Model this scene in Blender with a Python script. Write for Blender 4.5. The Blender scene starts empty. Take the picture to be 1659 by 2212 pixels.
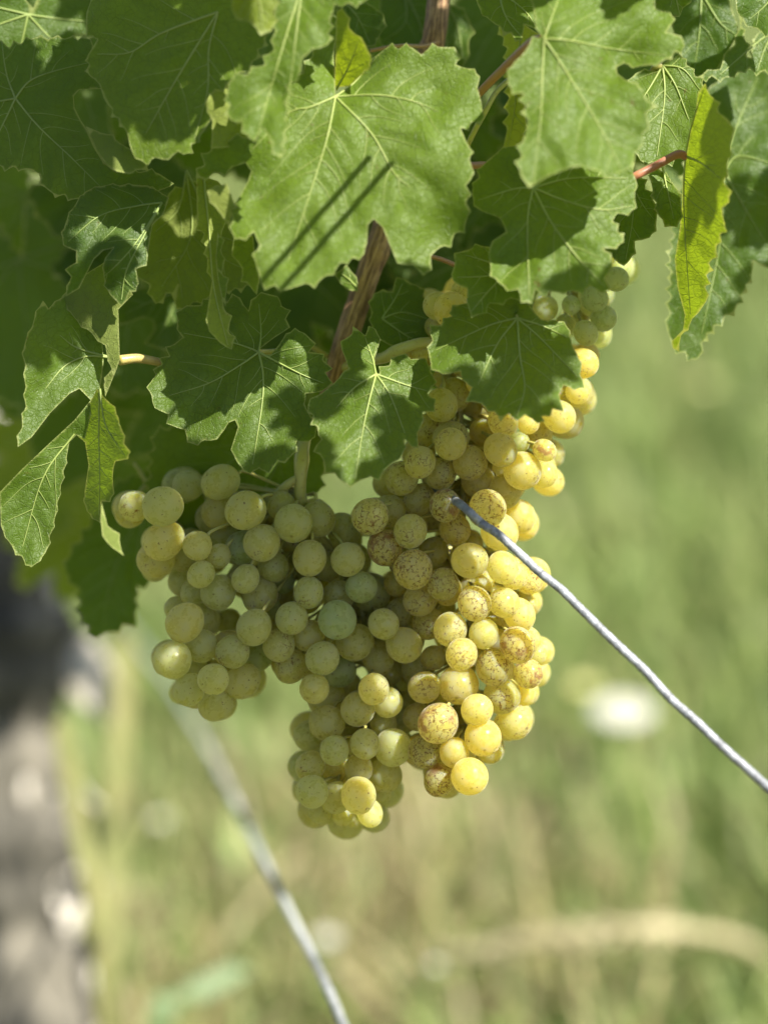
import bpy, math, random
import numpy as np
from mathutils import Vector, Matrix
from mathutils.geometry import delaunay_2d_cdt

random.seed(7)
rng = np.random.default_rng(11)
sc = bpy.context.scene
COL = sc.collection

# ------------------------------------------------------------------ camera
PITCH = math.radians(18.0)
CAM = Vector((0.0, -0.95, 1.05))
FOC = 1.0                        # metres to the grapes
WID = 0.30                       # metres across the frame at the grapes
cam_d = bpy.data.cameras.new('camera')
cam = bpy.data.objects.new('camera', cam_d); COL.objects.link(cam)
cam.location = CAM
cam.rotation_euler = (math.pi / 2 - PITCH, 0, 0)
cam_d.sensor_fit = 'HORIZONTAL'; cam_d.sensor_width = 24.0
cam_d.lens = 24.0 / WID * FOC
cam_d.clip_start = 0.02; cam_d.clip_end = 2000
cam_d.dof.use_dof = True
cam_d.dof.focus_distance = FOC - 0.008
cam_d.dof.aperture_fstop = 80.0 / 28.0
sc.camera = cam

# ------------------------------------------------------------------ light
SUN = Vector((0.50, -0.40, 0.80)).normalized()       # towards the sun
elev = math.asin(SUN.z); azim = math.atan2(SUN.x, SUN.y)
world = bpy.data.worlds.new('World'); sc.world = world
world.use_nodes = True
wn = world.node_tree.nodes; wl = world.node_tree.links
bg = wn['Background']
sky = wn.new('ShaderNodeTexSky'); sky.sky_type = 'NISHITA'; sky.sun_disc = False
sky.sun_elevation = elev; sky.sun_rotation = azim
wl.new(sky.outputs[0], bg.inputs[0]); bg.inputs[1].default_value = 0.052
sun_d = bpy.data.lights.new('sun', 'SUN'); sun_d.energy = 5.0; sun_d.angle = math.radians(0.5)
sun_d.color = (1.0, 0.95, 0.86)
sun = bpy.data.objects.new('sun', sun_d); COL.objects.link(sun)
sun.rotation_euler = SUN.to_track_quat('Z', 'Y').to_euler()
sc.view_settings.view_transform = 'Standard'; sc.view_settings.look = 'None'
sc.view_settings.gamma = 1.0; sc.view_settings.use_curve_mapping = False
sc.view_settings.exposure = 1.65
sc.cycles.use_denoising = True
sc.cycles.max_bounces = 8; sc.cycles.diffuse_bounces = 5; sc.cycles.transmission_bounces = 6
sc.cycles.sample_clamp_indirect = 8.0
sc.cycles.caustics_reflective = False; sc.cycles.caustics_refractive = False

# ------------------------------------------------------------------ picking points in the place
RX = Vector((1, 0, 0)); FW = Vector((0, math.cos(PITCH), -math.sin(PITCH))); UP = Vector((0, math.sin(PITCH), math.cos(PITCH)))
PX = WID / 1659.0                # metres per unit at the grapes

def P(x, y, mm=0.0):
    """point seen at (x, y) of a 1659 x 2212 view, mm millimetres beyond the grapes"""
    d = FOC + mm * 0.001
    return CAM + (RX * ((x - 829.5) * PX) + UP * ((1106 - y) * PX)) * (d / FOC) + FW * d

NRX, NFW, NUP, NCAM = (np.array(v) for v in (RX, FW, UP, CAM))
def PN(xy, mm):
    d = FOC + mm[:, None] * 0.001
    return NCAM + (NRX * ((xy[:, :1] - 829.5) * PX) + NUP * ((1106 - xy[:, 1:2]) * PX)) * (d / FOC) + NFW * d

def ray_at_height(x, y, h):
    dirv = RX * ((x - 829.5) * PX) + UP * ((1106 - y) * PX) + FW * FOC
    t = (h - CAM.z) / dirv.z
    return CAM + dirv * t

# ------------------------------------------------------------------ object helpers
def thing(name, label, cat, loc=(0, 0, 0), group=None):
    o = bpy.data.objects.new(name, None); COL.objects.link(o)
    o.location = loc; o['label'] = label; o['category'] = cat
    o.empty_display_size = 0.02
    if group: o['group'] = group
    return o

def link(name, me, mat=None, parent=None):
    o = bpy.data.objects.new(name, me); COL.objects.link(o)
    if mat is not None and len(me.materials) == 0: me.materials.append(mat)
    if parent is not None:
        o.parent = parent
        if parent.type == 'EMPTY': o.matrix_parent_inverse = Matrix.Translation(parent.location).inverted()
    return o

def mesh(name, verts, faces, smooth=True):
    me = bpy.data.meshes.new(name)
    me.from_pydata([tuple(v) for v in verts], [], faces)
    if smooth: me.polygons.foreach_set('use_smooth', [True] * len(me.polygons))
    me.update()
    return me

class MB:
    def __init__(s): s.v = []; s.f = []
    def tube(s, pts, rads, n=8, ridge=0.0, cap=True, seed=0):
        pts = [Vector(p) for p in pts]
        if not hasattr(rads, '__len__'): rads = [rads] * len(pts)
        b = len(s.v); t0 = (pts[1] - pts[0]).normalized()
        nrm = t0.orthogonal().normalized()
        rr = random.Random(seed)
        prof = [1 + ridge * rr.uniform(-1, 1) for _ in range(n)]
        for i, p in enumerate(pts):
            t = (pts[min(i + 1, len(pts) - 1)] - pts[max(i - 1, 0)]).normalized()
            nrm = (nrm - t * nrm.dot(t)).normalized(); bi = t.cross(nrm)
            for k in range(n):
                a = 2 * math.pi * k / n
                s.v.append(p + (nrm * math.cos(a) + bi * math.sin(a)) * rads[i] * prof[k] * (1 + ridge * 0.3 * rr.uniform(-1, 1)))
        for i in range(len(pts) - 1):
            for k in range(n):
                a0 = b + i * n + k; a1 = b + i * n + (k + 1) % n
                s.f.append((a0, a1, a1 + n, a0 + n))
        if cap:
            s.f.append(tuple(b + k for k in range(n))[::-1])
            e = b + (len(pts) - 1) * n
            s.f.append(tuple(e + k for k in range(n)))
    def ribbon(s, pts, widths, side):
        b = len(s.v)
        for p, w in zip(pts, widths):
            s.v += [p - side * w, p + side * w]
        for i in range(len(pts) - 1):
            a = b + 2 * i; s.f.append((a, a + 1, a + 3, a + 2))
    def build(s, name, mat, parent=None, smooth=True):
        return link(name, mesh(name, s.v, s.f, smooth), mat, parent)

def spline(pts, n=8):
    """Catmull-Rom through the points"""
    pts = [Vector(p) for p in pts]
    if len(pts) < 3:
        return [pts[0].lerp(pts[-1], i / n) for i in range(n + 1)]
    ext = [pts[0] * 2 - pts[1]] + pts + [pts[-1] * 2 - pts[-2]]
    out = []
    for i in range(1, len(ext) - 2):
        a, b, c, d = ext[i - 1:i + 3]
        for k in range(n):
            t = k / n
            out.append(0.5 * (2 * b + (c - a) * t + (2 * a - 5 * b + 4 * c - d) * t * t + (3 * b - a - 3 * c + d) * t ** 3))
    out.append(pts[-1])
    return out

# ------------------------------------------------------------------ materials
class NT:
    def __init__(s, name):
        s.m = bpy.data.materials.new(name); s.m.use_nodes = True
        s.t = s.m.node_tree; s.n = s.t.nodes; s.n.clear()
        s.out = s.n.new('ShaderNodeOutputMaterial')
    def new(s, typ, **kw):
        nd = s.n.new(typ)
        for k, v in kw.items(): setattr(nd, k, v)
        return nd
    def put(s, sock, v):
        if isinstance(v, bpy.types.NodeSocket): s.t.links.new(v, sock)
        else: sock.default_value = v
    def math(s, op, a, b=0.0, clamp=False):
        nd = s.new('ShaderNodeMath', operation=op, use_clamp=clamp)
        s.put(nd.inputs[0], a); s.put(nd.inputs[1], b); return nd.outputs[0]
    def mix(s, f, a, b, blend='MIX'):
        nd = s.new('ShaderNodeMix', data_type='RGBA', blend_type=blend)
        s.put(nd.inputs[0], f); s.put(nd.inputs[6], a); s.put(nd.inputs[7], b); return nd.outputs[2]
    def attr(s, name, typ='GEOMETRY', out=2):
        nd = s.new('ShaderNodeAttribute', attribute_name=name, attribute_type=typ); return nd.outputs[out]
    def noise(s, vec, scale, detail=3, rough=0.55, out=0, dist=0.0):
        nd = s.new('ShaderNodeTexNoise'); s.put(nd.inputs['Vector'], vec)
        nd.inputs['Scale'].default_value = scale; nd.inputs['Detail'].default_value = detail
        nd.inputs['Roughness'].default_value = rough; nd.inputs['Distortion'].default_value = dist
        return nd.outputs[out]
    def voro(s, vec, scale, feature='F1', out=0, rnd=1.0):
        nd = s.new('ShaderNodeTexVoronoi', feature=feature); s.put(nd.inputs['Vector'], vec)
        nd.inputs['Scale'].default_value = scale; nd.inputs['Randomness'].default_value = rnd
        return nd.outputs[out]
    def ramp(s, v, lo, hi, a=0.0, b=1.0):
        nd = s.new('ShaderNodeMapRange', interpolation_type='SMOOTHSTEP')
        s.put(nd.inputs[0], v); s.put(nd.inputs[1], lo); s.put(nd.inputs[2], hi)
        nd.inputs[3].default_value = a; nd.inputs[4].default_value = b; return nd.outputs[0]
    def bump(s, h, strength=0.3, dist=0.001, normal=None):
        nd = s.new('ShaderNodeBump'); s.put(nd.inputs['Height'], h)
        nd.inputs['Strength'].default_value = strength; nd.inputs['Distance'].default_value = dist
        if normal is not None: s.put(nd.inputs['Normal'], normal)
        return nd.outputs[0]
    def principled(s, **kw):
        nd = s.new('ShaderNodeBsdfPrincipled')
        for k, v in kw.items(): s.put(nd.inputs[k.replace('_', ' ')], v)
        return nd
    def finish(s, shader):
        s.t.links.new(shader, s.out.inputs[0]); return s.m

def rgb(r, g, b): return (r, g, b, 1.0)

def leaf_material():
    t = NT('vine_leaf')
    uv = t.new('ShaderNodeTexCoord').outputs['UV']         # leaf plane, in centimetres
    tone = t.attr('tone', 'OBJECT'); yel = t.attr('yellow', 'OBJECT')
    edge = t.attr('edge'); vein = t.attr('vein')
    big = t.noise(uv, 0.55, 3); fine = t.noise(uv, 9.0, 4, 0.65); mid = t.noise(uv, 2.2, 4, 0.6)
    warp = t.new('ShaderNodeVectorMath', operation='ADD')
    t.put(warp.inputs[0], uv); sc_ = t.new('ShaderNodeVectorMath', operation='SCALE')
    t.put(sc_.inputs[0], t.noise(uv, 2.0, 3, 0.5, out=1)); sc_.inputs['Scale'].default_value = 0.25
    t.put(warp.inputs[1], sc_.outputs[0]); wuv = warp.outputs[0]
    cell = t.voro(wuv, 3.0, 'DISTANCE_TO_EDGE'); cell2 = t.voro(wuv, 7.5, 'DISTANCE_TO_EDGE')
    net = t.math('MULTIPLY', t.ramp(cell, 0.0, 0.055, 1.0, 0.0), 0.55)
    net2 = t.math('MULTIPLY', t.ramp(cell2, 0.0, 0.10, 1.0, 0.0), 0.22)
    net = t.math('MAXIMUM', net, net2)
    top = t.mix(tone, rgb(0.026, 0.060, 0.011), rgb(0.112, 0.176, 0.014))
    top = t.mix(yel, top, rgb(0.18, 0.20, 0.016))
    top = t.mix(t.ramp(big, 0.35, 0.75, 0, 0.40), top, rgb(0.085, 0.120, 0.018))
    top = t.mix(t.math('MULTIPLY', t.ramp(mid, 0.45, 0.8), 0.30), top, rgb(0.035, 0.075, 0.014))
    top = t.mix(t.math('MULTIPLY', net, 0.35), top, rgb(0.13, 0.185, 0.03))
    top = t.mix(t.math('MULTIPLY', vein, 0.30), top, rgb(0.13, 0.20, 0.04))
    # pale grey dust of dried spray drops on the upper face
    dust = t.ramp(t.noise(uv, 16.0, 2, 0.6), 0.60, 0.78, 0, 0.14)
    dust = t.math('MULTIPLY', dust, t.ramp(t.noise(uv, 0.8, 2), 0.40, 0.7))
    top = t.mix(dust, top, rgb(0.25, 0.30, 0.22))
    drop = t.ramp(t.voro(uv, 2.6, 'F1'), 0.10, 0.02, 0, 0.35)
    top = t.mix(drop, top, rgb(0.22, 0.28, 0.15))
    under = t.mix(tone, rgb(0.125, 0.160, 0.035), rgb(0.18, 0.22, 0.045))
    under = t.mix(yel, under, rgb(0.24, 0.26, 0.05))
    under = t.mix(t.math('MULTIPLY', net, 0.55), under, rgb(0.25, 0.29, 0.09))
    geo = t.new('ShaderNodeNewGeometry')
    colr = t.mix(geo.outputs['Backfacing'], top, under)
    # margin: backlit edge glow painted as a thin pale rim, with corky yellow tooth tips
    rim = t.ramp(edge, 0.40, 1.0, 0.0, 0.60)
    colr = t.mix(rim, colr, rgb(0.36, 0.40, 0.14))
    # a few brown necrotic spots near the margin
    spot = t.math('MULTIPLY', t.ramp(t.noise(uv, 2.4, 4, 0.75), 0.63, 0.69), t.ramp(t.noise(uv, 0.45, 2), 0.45, 0.62))
    colr = t.mix(spot, colr, rgb(0.10, 0.045, 0.018))
    h = t.math('ADD', t.math('MULTIPLY', net, -0.45), t.math('MULTIPLY', fine, 0.35))
    h = t.math('ADD', h, t.math('MULTIPLY', mid, 1.1))
    nrm = t.bump(h, 0.75, 0.0009)
    rough = t.ramp(fine, 0.3, 0.8, 0.34, 0.54)
    rough = t.mix(geo.outputs['Backfacing'], rough, (0.8, 0.8, 0.8, 1))
    pr = t.principled(Base_Color=colr, Roughness=rough, Normal=nrm, Specular_IOR_Level=0.30)
    tr = t.new('ShaderNodeBsdfTranslucent')
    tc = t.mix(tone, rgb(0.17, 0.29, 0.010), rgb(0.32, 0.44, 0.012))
    tc = t.mix(yel, tc, rgb(0.52, 0.55, 0.012))
    tc = t.mix(t.math('MULTIPLY', net, 0.8), tc, rgb(0.10, 0.14, 0.004))
    tc = t.mix(rim, tc, rgb(0.6, 0.55, 0.12))
    t.put(tr.inputs[0], tc); t.put(tr.inputs[1], nrm)
    mx = t.new('ShaderNodeMixShader'); mx.inputs[0].default_value = 0.48
    t.t.links.new(pr.outputs[0], mx.inputs[1]); t.t.links.new(tr.outputs[0], mx.inputs[2])
    return t.finish(mx.outputs[0])

def vein_material():
    t = NT('leaf_vein')
    oc = t.new('ShaderNodeTexCoord').outputs['Object']
    tone = t.attr('tone', 'OBJECT')
    c = t.mix(tone, rgb(0.19, 0.26, 0.065), rgb(0.35, 0.40, 0.11))
    c = t.mix(t.ramp(t.noise(oc, 300, 3), 0.3, 0.7, 0, 0.35), c, rgb(0.18, 0.25, 0.05))
    pr = t.principled(Base_Color=c, Roughness=0.5)
    tr = t.new('ShaderNodeBsdfTranslucent'); t.put(tr.inputs[0], rgb(0.35, 0.4, 0.05))
    mx = t.new('ShaderNodeMixShader'); mx.inputs[0].default_value = 0.25
    t.t.links.new(pr.outputs[0], mx.inputs[1]); t.t.links.new(tr.outputs[0], mx.inputs[2])
    return t.finish(mx.outputs[0])

def petiole_material():
    t = NT('petiole')
    oc = t.new('ShaderNodeTexCoord').outputs['Object']
    red = t.attr('red', 'OBJECT')
    f = t.math('MULTIPLY', red, t.ramp(t.noise(oc, 60, 3), 0.2, 0.6, 0.55, 1.0))
    c = t.mix(f, rgb(0.34, 0.33, 0.09), rgb(0.31, 0.10, 0.07))
    c = t.mix(t.ramp(t.noise(oc, 500, 3), 0.55, 0.75, 0, 0.5), c, rgb(0.18, 0.12, 0.04))
    nrm = t.bump(t.noise(oc, 700, 3), 0.3, 0.0004)
    pr = t.principled(Base_Color=c, Roughness=0.42, Normal=nrm, Subsurface_Weight=0.3, Subsurface_Radius=(1, 0.7, 0.2), Subsurface_Scale=0.002)
    return t.finish(pr.outputs[0])

def grape_material():
    t = NT('grape_skin')
    oc = t.new('ShaderNodeTexCoord').outputs['Object']
    rnd = t.new('ShaderNodeObjectInfo').outputs['Random']
    off = t.new('ShaderNodeCombineXYZ')
    t.put(off.inputs[0], t.math('MULTIPLY', rnd, 91.0)); t.put(off.inputs[1], t.math('MULTIPLY', rnd, 37.0)); t.put(off.inputs[2], t.math('MULTIPLY', rnd, 53.0))
    ad = t.new('ShaderNodeVectorMath', operation='ADD'); t.put(ad.inputs[0], oc); t.put(ad.inputs[1], off.outputs[0])
    v = ad.outputs[0]
    green = t.attr('green', 'OBJECT'); russet = t.attr('russet', 'OBJECT'); blush = t.attr('blush', 'OBJECT')
    c = t.mix(green, rgb(0.64, 0.53, 0.145), rgb(0.34, 0.41, 0.185))
    c = t.mix(t.ramp(t.noise(v, 1.2, 3), 0.3, 0.75, 0, 0.40), c, rgb(0.50, 0.49, 0.19))
    # inner vascular strands, paler, running pole to pole
    sep = t.new('ShaderNodeSeparateXYZ'); t.put(sep.inputs[0], oc)
    cv = t.new('ShaderNodeCombineXYZ'); t.put(cv.inputs[0], t.math('MULTIPLY', sep.outputs[0], 3.2)); t.put(cv.inputs[1], t.math('MULTIPLY', sep.outputs[1], 3.2)); t.put(cv.inputs[2], t.math('MULTIPLY', sep.outputs[2], 0.6))
    adv = t.new('ShaderNodeVectorMath', operation='ADD'); t.put(adv.inputs[0], cv.outputs[0]); t.put(adv.inputs[1], off.outputs[0])
    c = t.mix(t.ramp(t.noise(adv.outputs[0], 2.2, 4, 0.6), 0.5, 0.75, 0, 0.35), c, rgb(0.66, 0.63, 0.27))
    # waxy bloom, patchy and rubbed off
    bloom = t.math('MULTIPLY', t.ramp(t.noise(v, 1.7, 5, 0.68), 0.38, 0.68), 0.55)
    c = t.mix(bloom, c, rgb(0.56, 0.57, 0.43))
    # lenticel specks
    wsp = t.new('ShaderNodeVectorMath', operation='ADD'); t.put(wsp.inputs[0], v); wss = t.new('ShaderNodeVectorMath', operation='SCALE'); t.put(wss.inputs[0], t.noise(v, 9.0, 2, 0.5, out=1)); wss.inputs['Scale'].default_value = 0.16; t.put(wsp.inputs[1], wss.outputs[0])
    vo = t.new('ShaderNodeTexVoronoi'); t.put(vo.inputs['Vector'], wsp.outputs[0]); vo.inputs['Scale'].default_value = 3.6
    sr = t.new('ShaderNodeSeparateColor'); t.put(sr.inputs[0], vo.outputs['Color'])
    size = t.ramp(sr.outputs[0], 0.1, 1.0, 0.05, 0.16)
    sp = t.math('LESS_THAN', vo.outputs['Distance'], size)
    vo2 = t.voro(v, 9.0); sp2 = t.math('MULTIPLY', t.ramp(vo2, 0.13, 0.05), t.ramp(t.noise(v, 1.6, 2), 0.45, 0.62))
    speck = t.math('MAXIMUM', t.math('MULTIPLY', sp, 0.85), t.math('MULTIPLY', sp2, 0.6))
    c = t.mix(speck, c, rgb(0.085, 0.045, 0.015))
    # russet: fine cracked scratches gathered in patches
    wv = t.new('ShaderNodeVectorMath', operation='ADD'); t.put(wv.inputs[0], v)
    s2 = t.new('ShaderNodeVectorMath', operation='SCALE'); t.put(s2.inputs[0], t.noise(v, 4.0, 3, 0.6, out=1)); s2.inputs['Scale'].default_value = 0.55
    t.put(wv.inputs[1], s2.outputs[0])
    crack = t.ramp(t.voro(wv.outputs[0], 2.7, 'DISTANCE_TO_EDGE'), 0.015, 0.07, 1.0, 0.0)
    brk = t.ramp(t.noise(v, 6.0, 2), 0.42, 0.50)
    lo = t.math('SUBTRACT', 0.80, t.math('MULTIPLY', russet, 0.50))
    patch = t.ramp(t.noise(v, 0.85, 3, 0.62), lo, t.math('ADD', lo, 0.10))
    scar = t.math('MULTIPLY', t.math('MULTIPLY', crack, brk), patch)
    c = t.mix(scar, c, rgb(0.155, 0.055, 0.018))
    lo2 = t.math('SUBTRACT', 0.93, t.math('MULTIPLY', blush, 0.45))
    bl = t.ramp(t.noise(v, 1.0, 5, 0.7), lo2, t.math('ADD', lo2, 0.14), 0, 0.75)
    c = t.mix(bl, c, rgb(0.34, 0.15, 0.09))
    # stylar scar on the outer pole
    ln = t.new('ShaderNodeVectorMath', operation='DISTANCE'); t.put(ln.inputs[0], oc); ln.inputs[1].default_value = (0, 0, -1.0)
    dot = t.ramp(ln.outputs['Value'], 0.11, 0.06)
    c = t.mix(dot, c, rgb(0.12, 0.07, 0.03))
    h = t.math('ADD', t.math('MULTIPLY', scar, 0.8), t.math('MULTIPLY', t.noise(v, 14, 4, 0.6), 0.25))
    nrm = t.bump(h, 0.25, 0.0006)
    rough = t.ramp(bloom, 0.0, 0.4, 0.24, 0.55)
    pr = t.principled(Base_Color=c, Roughness=rough, Normal=nrm, Specular_IOR_Level=0.35,
                      Subsurface_Weight=1.0, Subsurface_Radius=(1.0, 0.75, 0.16), Subsurface_Scale=0.017)
    pr.inputs['Sheen Weight'].default_value = 0.40
    pr.inputs['Sheen Roughness'].default_value = 0.32
    pr.inputs['Sheen Tint'].default_value = (1.0, 0.97, 0.80, 1)
    pr.inputs['Transmission Weight'].default_value = 0.30
    pr.inputs['IOR'].default_value = 1.36
    # thin skin over clear flesh: part of the light goes right through
    tr = t.new('ShaderNodeBsdfTranslucent')
    tcol = t.mix(green, rgb(0.95, 0.84, 0.26), rgb(0.76, 0.82, 0.40))
    tcol = t.mix(t.math('MAXIMUM', t.math('MAXIMUM', scar, bl), speck), tcol, rgb(0.25, 0.12, 0.04))
    t.put(tr.inputs[0], tcol)
    mx = t.new('ShaderNodeMixShader'); mx.inputs[0].default_value = 0.50
    t.t.links.new(pr.outputs[0], mx.inputs[1]); t.t.links.new(tr.outputs[0], mx.inputs[2])
    return t.finish(mx.outputs[0])

def bark_material(name, dark, light, sy=6.0, scale=140, rough=0.85):
    t = NT(name)
    uv = t.attr('along', out=1)        # vector attribute: round, round, along
    mp = t.new('ShaderNodeVectorMath', operation='MULTIPLY'); t.put(mp.inputs[0], uv); mp.inputs[1].default_value = (1, 1, 1.0 / sy)
    n1 = t.noise(mp.outputs[0], scale, 5, 0.65); n2 = t.noise(uv, scale * 0.4, 3)
    c = t.mix(t.ramp(n1, 0.35, 0.68), dark, light)
    c = t.mix(t.ramp(n2, 0.5, 0.75, 0, 0.5), c, dark)
    nrm = t.bump(n1, 0.7, 0.0015)
    return t.finish(t.principled(Base_Color=c, Roughness=rough, Normal=nrm).outputs[0])

def plain(name, c1, c2, scale=40, rough=0.7, transl=0.0, tcol=None, metal=0.0, bump=0.0):
    t = NT(name); oc = t.new('ShaderNodeTexCoord').outputs['Object']
    n = t.noise(oc, scale, 4, 0.6)
    c = t.mix(t.ramp(n, 0.35, 0.68), c1, c2)
    kw = dict(Base_Color=c, Roughness=rough, Metallic=metal)
    if bump: kw['Normal'] = t.bump(t.noise(oc, scale * 3, 4), bump, 0.001)
    pr = t.principled(**kw)
    if transl:
        tr = t.new('ShaderNodeBsdfTranslucent'); t.put(tr.inputs[0], tcol or c)
        mx = t.new('ShaderNodeMixShader'); mx.inputs[0].default_value = transl
        t.t.links.new(pr.outputs[0], mx.inputs[1]); t.t.links.new(tr.outputs[0], mx.inputs[2])
        return t.finish(mx.outputs[0])
    return t.finish(pr.outputs[0])

M_LEAF = leaf_material(); M_VEIN = vein_material(); M_PET = petiole_material(); M_GRAPE = grape_material()
M_CANE = bark_material('ripe_cane', rgb(0.11, 0.052, 0.022), rgb(0.44, 0.27, 0.13), 14, 900, 0.6)
M_BARK = bark_material('old_bark', rgb(0.012, 0.012, 0.009), rgb(0.160, 0.145, 0.110), 3, 26, 0.9)

def wire_material():
    t = NT('galvanised_wire'); oc = t.new('ShaderNodeTexCoord').outputs['Object']
    c = t.mix(t.ramp(t.noise(oc, 180, 5, 0.7), 0.35, 0.7), rgb(0.15, 0.155, 0.165), rgb(0.33, 0.345, 0.365))
    rust = t.ramp(t.noise(oc, 26, 4, 0.65), 0.66, 0.72)
    c = t.mix(t.math('MULTIPLY', rust, 0.8), c, rgb(0.22, 0.085, 0.03))
    nrm = t.bump(t.noise(oc, 900, 4), 0.5, 0.0005)
    return t.finish(t.principled(Base_Color=c, Roughness=0.55, Metallic=0.35, Normal=nrm).outputs[0])
M_WIRE = wire_material()
M_SUNLIT_WIRE = plain('sunlit_wire', rgb(0.14, 0.15, 0.145), rgb(0.46, 0.47, 0.45), 30, 0.6, metal=0.2, bump=0.4)  # paler copy of the wire: sunlight on the zinc put into the colour
M_FLAKE = plain('pale_bark_flake', rgb(0.28, 0.255, 0.20), rgb(0.66, 0.61, 0.52), 50, 0.9)

def grass_material():
    t = NT('grass_blade')
    col = t.attr('tint', out=0)
    pr = t.principled(Base_Color=col, Roughness=0.55, Specular_IOR_Level=0.4)
    tr = t.new('ShaderNodeBsdfTranslucent'); t.put(tr.inputs[0], col)
    mx = t.new('ShaderNodeMixShader'); mx.inputs[0].default_value = 0.45
    t.t.links.new(pr.outputs[0], mx.inputs[1]); t.t.links.new(tr.outputs[0], mx.inputs[2])
    return t.finish(mx.outputs[0])
M_GRASS = grass_material()

# ------------------------------------------------------------------ ground and grass
def ground():
    n = 90
    xs = np.sign(np.linspace(-1, 1, n)) * np.abs(np.linspace(-1, 1, n)) ** 4 * 600
    X, Y = np.meshgrid(xs, xs + 2.0)
    Z = 0.02 * np.sin(X * 1.7) * np.cos(Y * 1.3) * (np.abs(X) < 30) + 0.012 * np.sin(X * 5 + Y * 4) - 0.02
    v = np.stack([X.ravel(), Y.ravel(), Z.ravel()], 1)
    f = [(j * n + i, j * n + i + 1, (j + 1) * n + i + 1, (j + 1) * n + i) for j in range(n - 1) for i in range(n - 1)]
    t = NT('meadow_soil'); oc = t.new('ShaderNodeTexCoord').outputs['Object']
    c = t.mix(t.ramp(t.noise(oc, 1.3, 5), 0.38, 0.62), rgb(0.075, 0.105, 0.03), rgb(0.20, 0.17, 0.075))
    c = t.mix(t.ramp(t.noise(oc, 40, 4), 0.4, 0.7, 0, 0.6), c, rgb(0.10, 0.13, 0.035))
    m = t.finish(t.principled(Base_Color=c, Roughness=0.95, Normal=t.bump(t.noise(oc, 60, 4), 0.8, 0.02)).outputs[0])
    o = link('ground', mesh('ground', v, f), m); o['kind'] = 'structure'
ground()

def grass(name, count, tints, hmin, hmax, w, ymax, seed, patch=None):
    r = np.random.default_rng(seed)
    y = 0.35 + (ymax - 0.35) * r.random(count) ** 1.5
    half = 0.35 + (y + 0.95) * 0.26
    x = (r.random(count) * 2 - 1) * half
    if patch is not None:
        keep = patch(x, y, r); x, y = x[keep], y[keep]; count = len(x)
    h = hmin + (hmax - hmin) * r.random(count) ** 1.6
    az = r.random(count) * 2 * np.pi; lean = h * (0.15 + 0.75 * r.random(count))
    base = np.stack([x, y, np.full(count, -0.01)], 1)
    d = np.stack([np.cos(az), np.sin(az), np.zeros(count)], 1)
    s = np.stack([-np.sin(az + 0.6 * r.standard_normal(count)), np.cos(az), np.zeros(count)], 1)
    ww = w * (0.5 + r.random(count)) * (0.7 + 0.15 * y)
    V = []
    for k, (fh, fl, fw) in enumerate(((0, 0, 1), (0.45, 0.2, 0.9), (0.8, 0.6, 0.6), (0.95, 1.0, 0.05))):
        c = base + d * (lean * fl)[:, None]; c[:, 2] += h * fh
        V.append(c - s * (ww * fw)[:, None]); V.append(c + s * (ww * fw)[:, None])
    V = np.stack(V, 1).reshape(-1, 3)
    q = np.array([[0, 1, 3, 2], [2, 3, 5, 4], [4, 5, 7, 6]])
    F = (np.arange(count)[:, None, None] * 8 + q[None]).reshape(-1, 4)
    me = bpy.data.meshes.new(name)
    me.vertices.add(len(V)); me.vertices.foreach_set('co', V.ravel())
    me.loops.add(F.size); me.loops.foreach_set('vertex_index', F.ravel())
    me.polygons.add(len(F)); me.polygons.foreach_set('loop_start', np.arange(len(F)) * 4); 
    me.polygons.foreach_set('use_smooth', np.ones(len(F), bool))
    me.update(calc_edges=True)
    tn = np.array(tints); idx = r.integers(0, len(tn), count)
    c = tn[idx] * (0.62 + 0.46 * r.random((count, 1)))
    c = np.repeat(np.concatenate([c, np.ones((count, 1))], 1), 8, 0)
    a = me.color_attributes.new('tint', 'FLOAT_COLOR', 'POINT'); a.data.foreach_set('color', c.ravel().astype(np.float32))
    o = link(name, me, M_GRASS); o['kind'] = 'stuff'
    return o

def clump(x, y, f, ph): return np.sin(x * f + ph) * np.cos(y * f * 0.8 + ph * 2) + 0.5 * np.sin(x * f * 2.3 - y * f * 1.7 + ph)
grass('grass', 75000, [(0.19, 0.275, 0.07), (0.235, 0.315, 0.085), (0.145, 0.215, 0.055), (0.29, 0.36, 0.11), (0.34, 0.385, 0.14)],
      0.04, 0.13, 0.0042, 14.0, 3)
PATCH = [(ray_at_height(px, py, 0.05), w) for px, py, w in ((900, 1900, .20), (720, 1830, .14), (330, 2150, .12), (560, 2090, .14), (1000, 2080, .12))]
grass('dry_grass', 60000, [(0.44, 0.36, 0.18), (0.36, 0.31, 0.15), (0.50, 0.43, 0.24), (0.36, 0.34, 0.13)],
      0.05, 0.15, 0.0034, 9.0, 5, lambda x, y, r: sum(np.exp(-((x - c.x) ** 2 + (0.6 * (y - c.y)) ** 2) / w ** 2) for c, w in PATCH) * 0.52 + 0.03 > r.random(len(x)))

# ------------------------------------------------------------------ leaf builder
def inside(poly, pts):
    x, y = pts[:, 0], pts[:, 1]; res = np.zeros(len(pts), bool); n = len(poly)
    for i in range(n):
        x0, y0 = poly[i]; x1, y1 = poly[(i + 1) % n]
        if y0 == y1: continue
        c = ((y0 > y) != (y1 > y)) & (x < (x1 - x0) * (y - y0) / (y1 - y0) + x0)
        res ^= c
    return res

def seg_dist(pts, A, B):
    """least distance of each point to the segments A-B"""
    best = np.full(len(pts), 1e9)
    for a, b in zip(A, B):
        ab = b - a; L = (ab ** 2).sum()
        t = np.clip(((pts - a) @ ab) / max(L, 1e-9), 0, 1)
        d = np.sqrt(((pts - a - t[:, None] * ab) ** 2).sum(1)); best = np.minimum(best, d)
    return best

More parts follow.
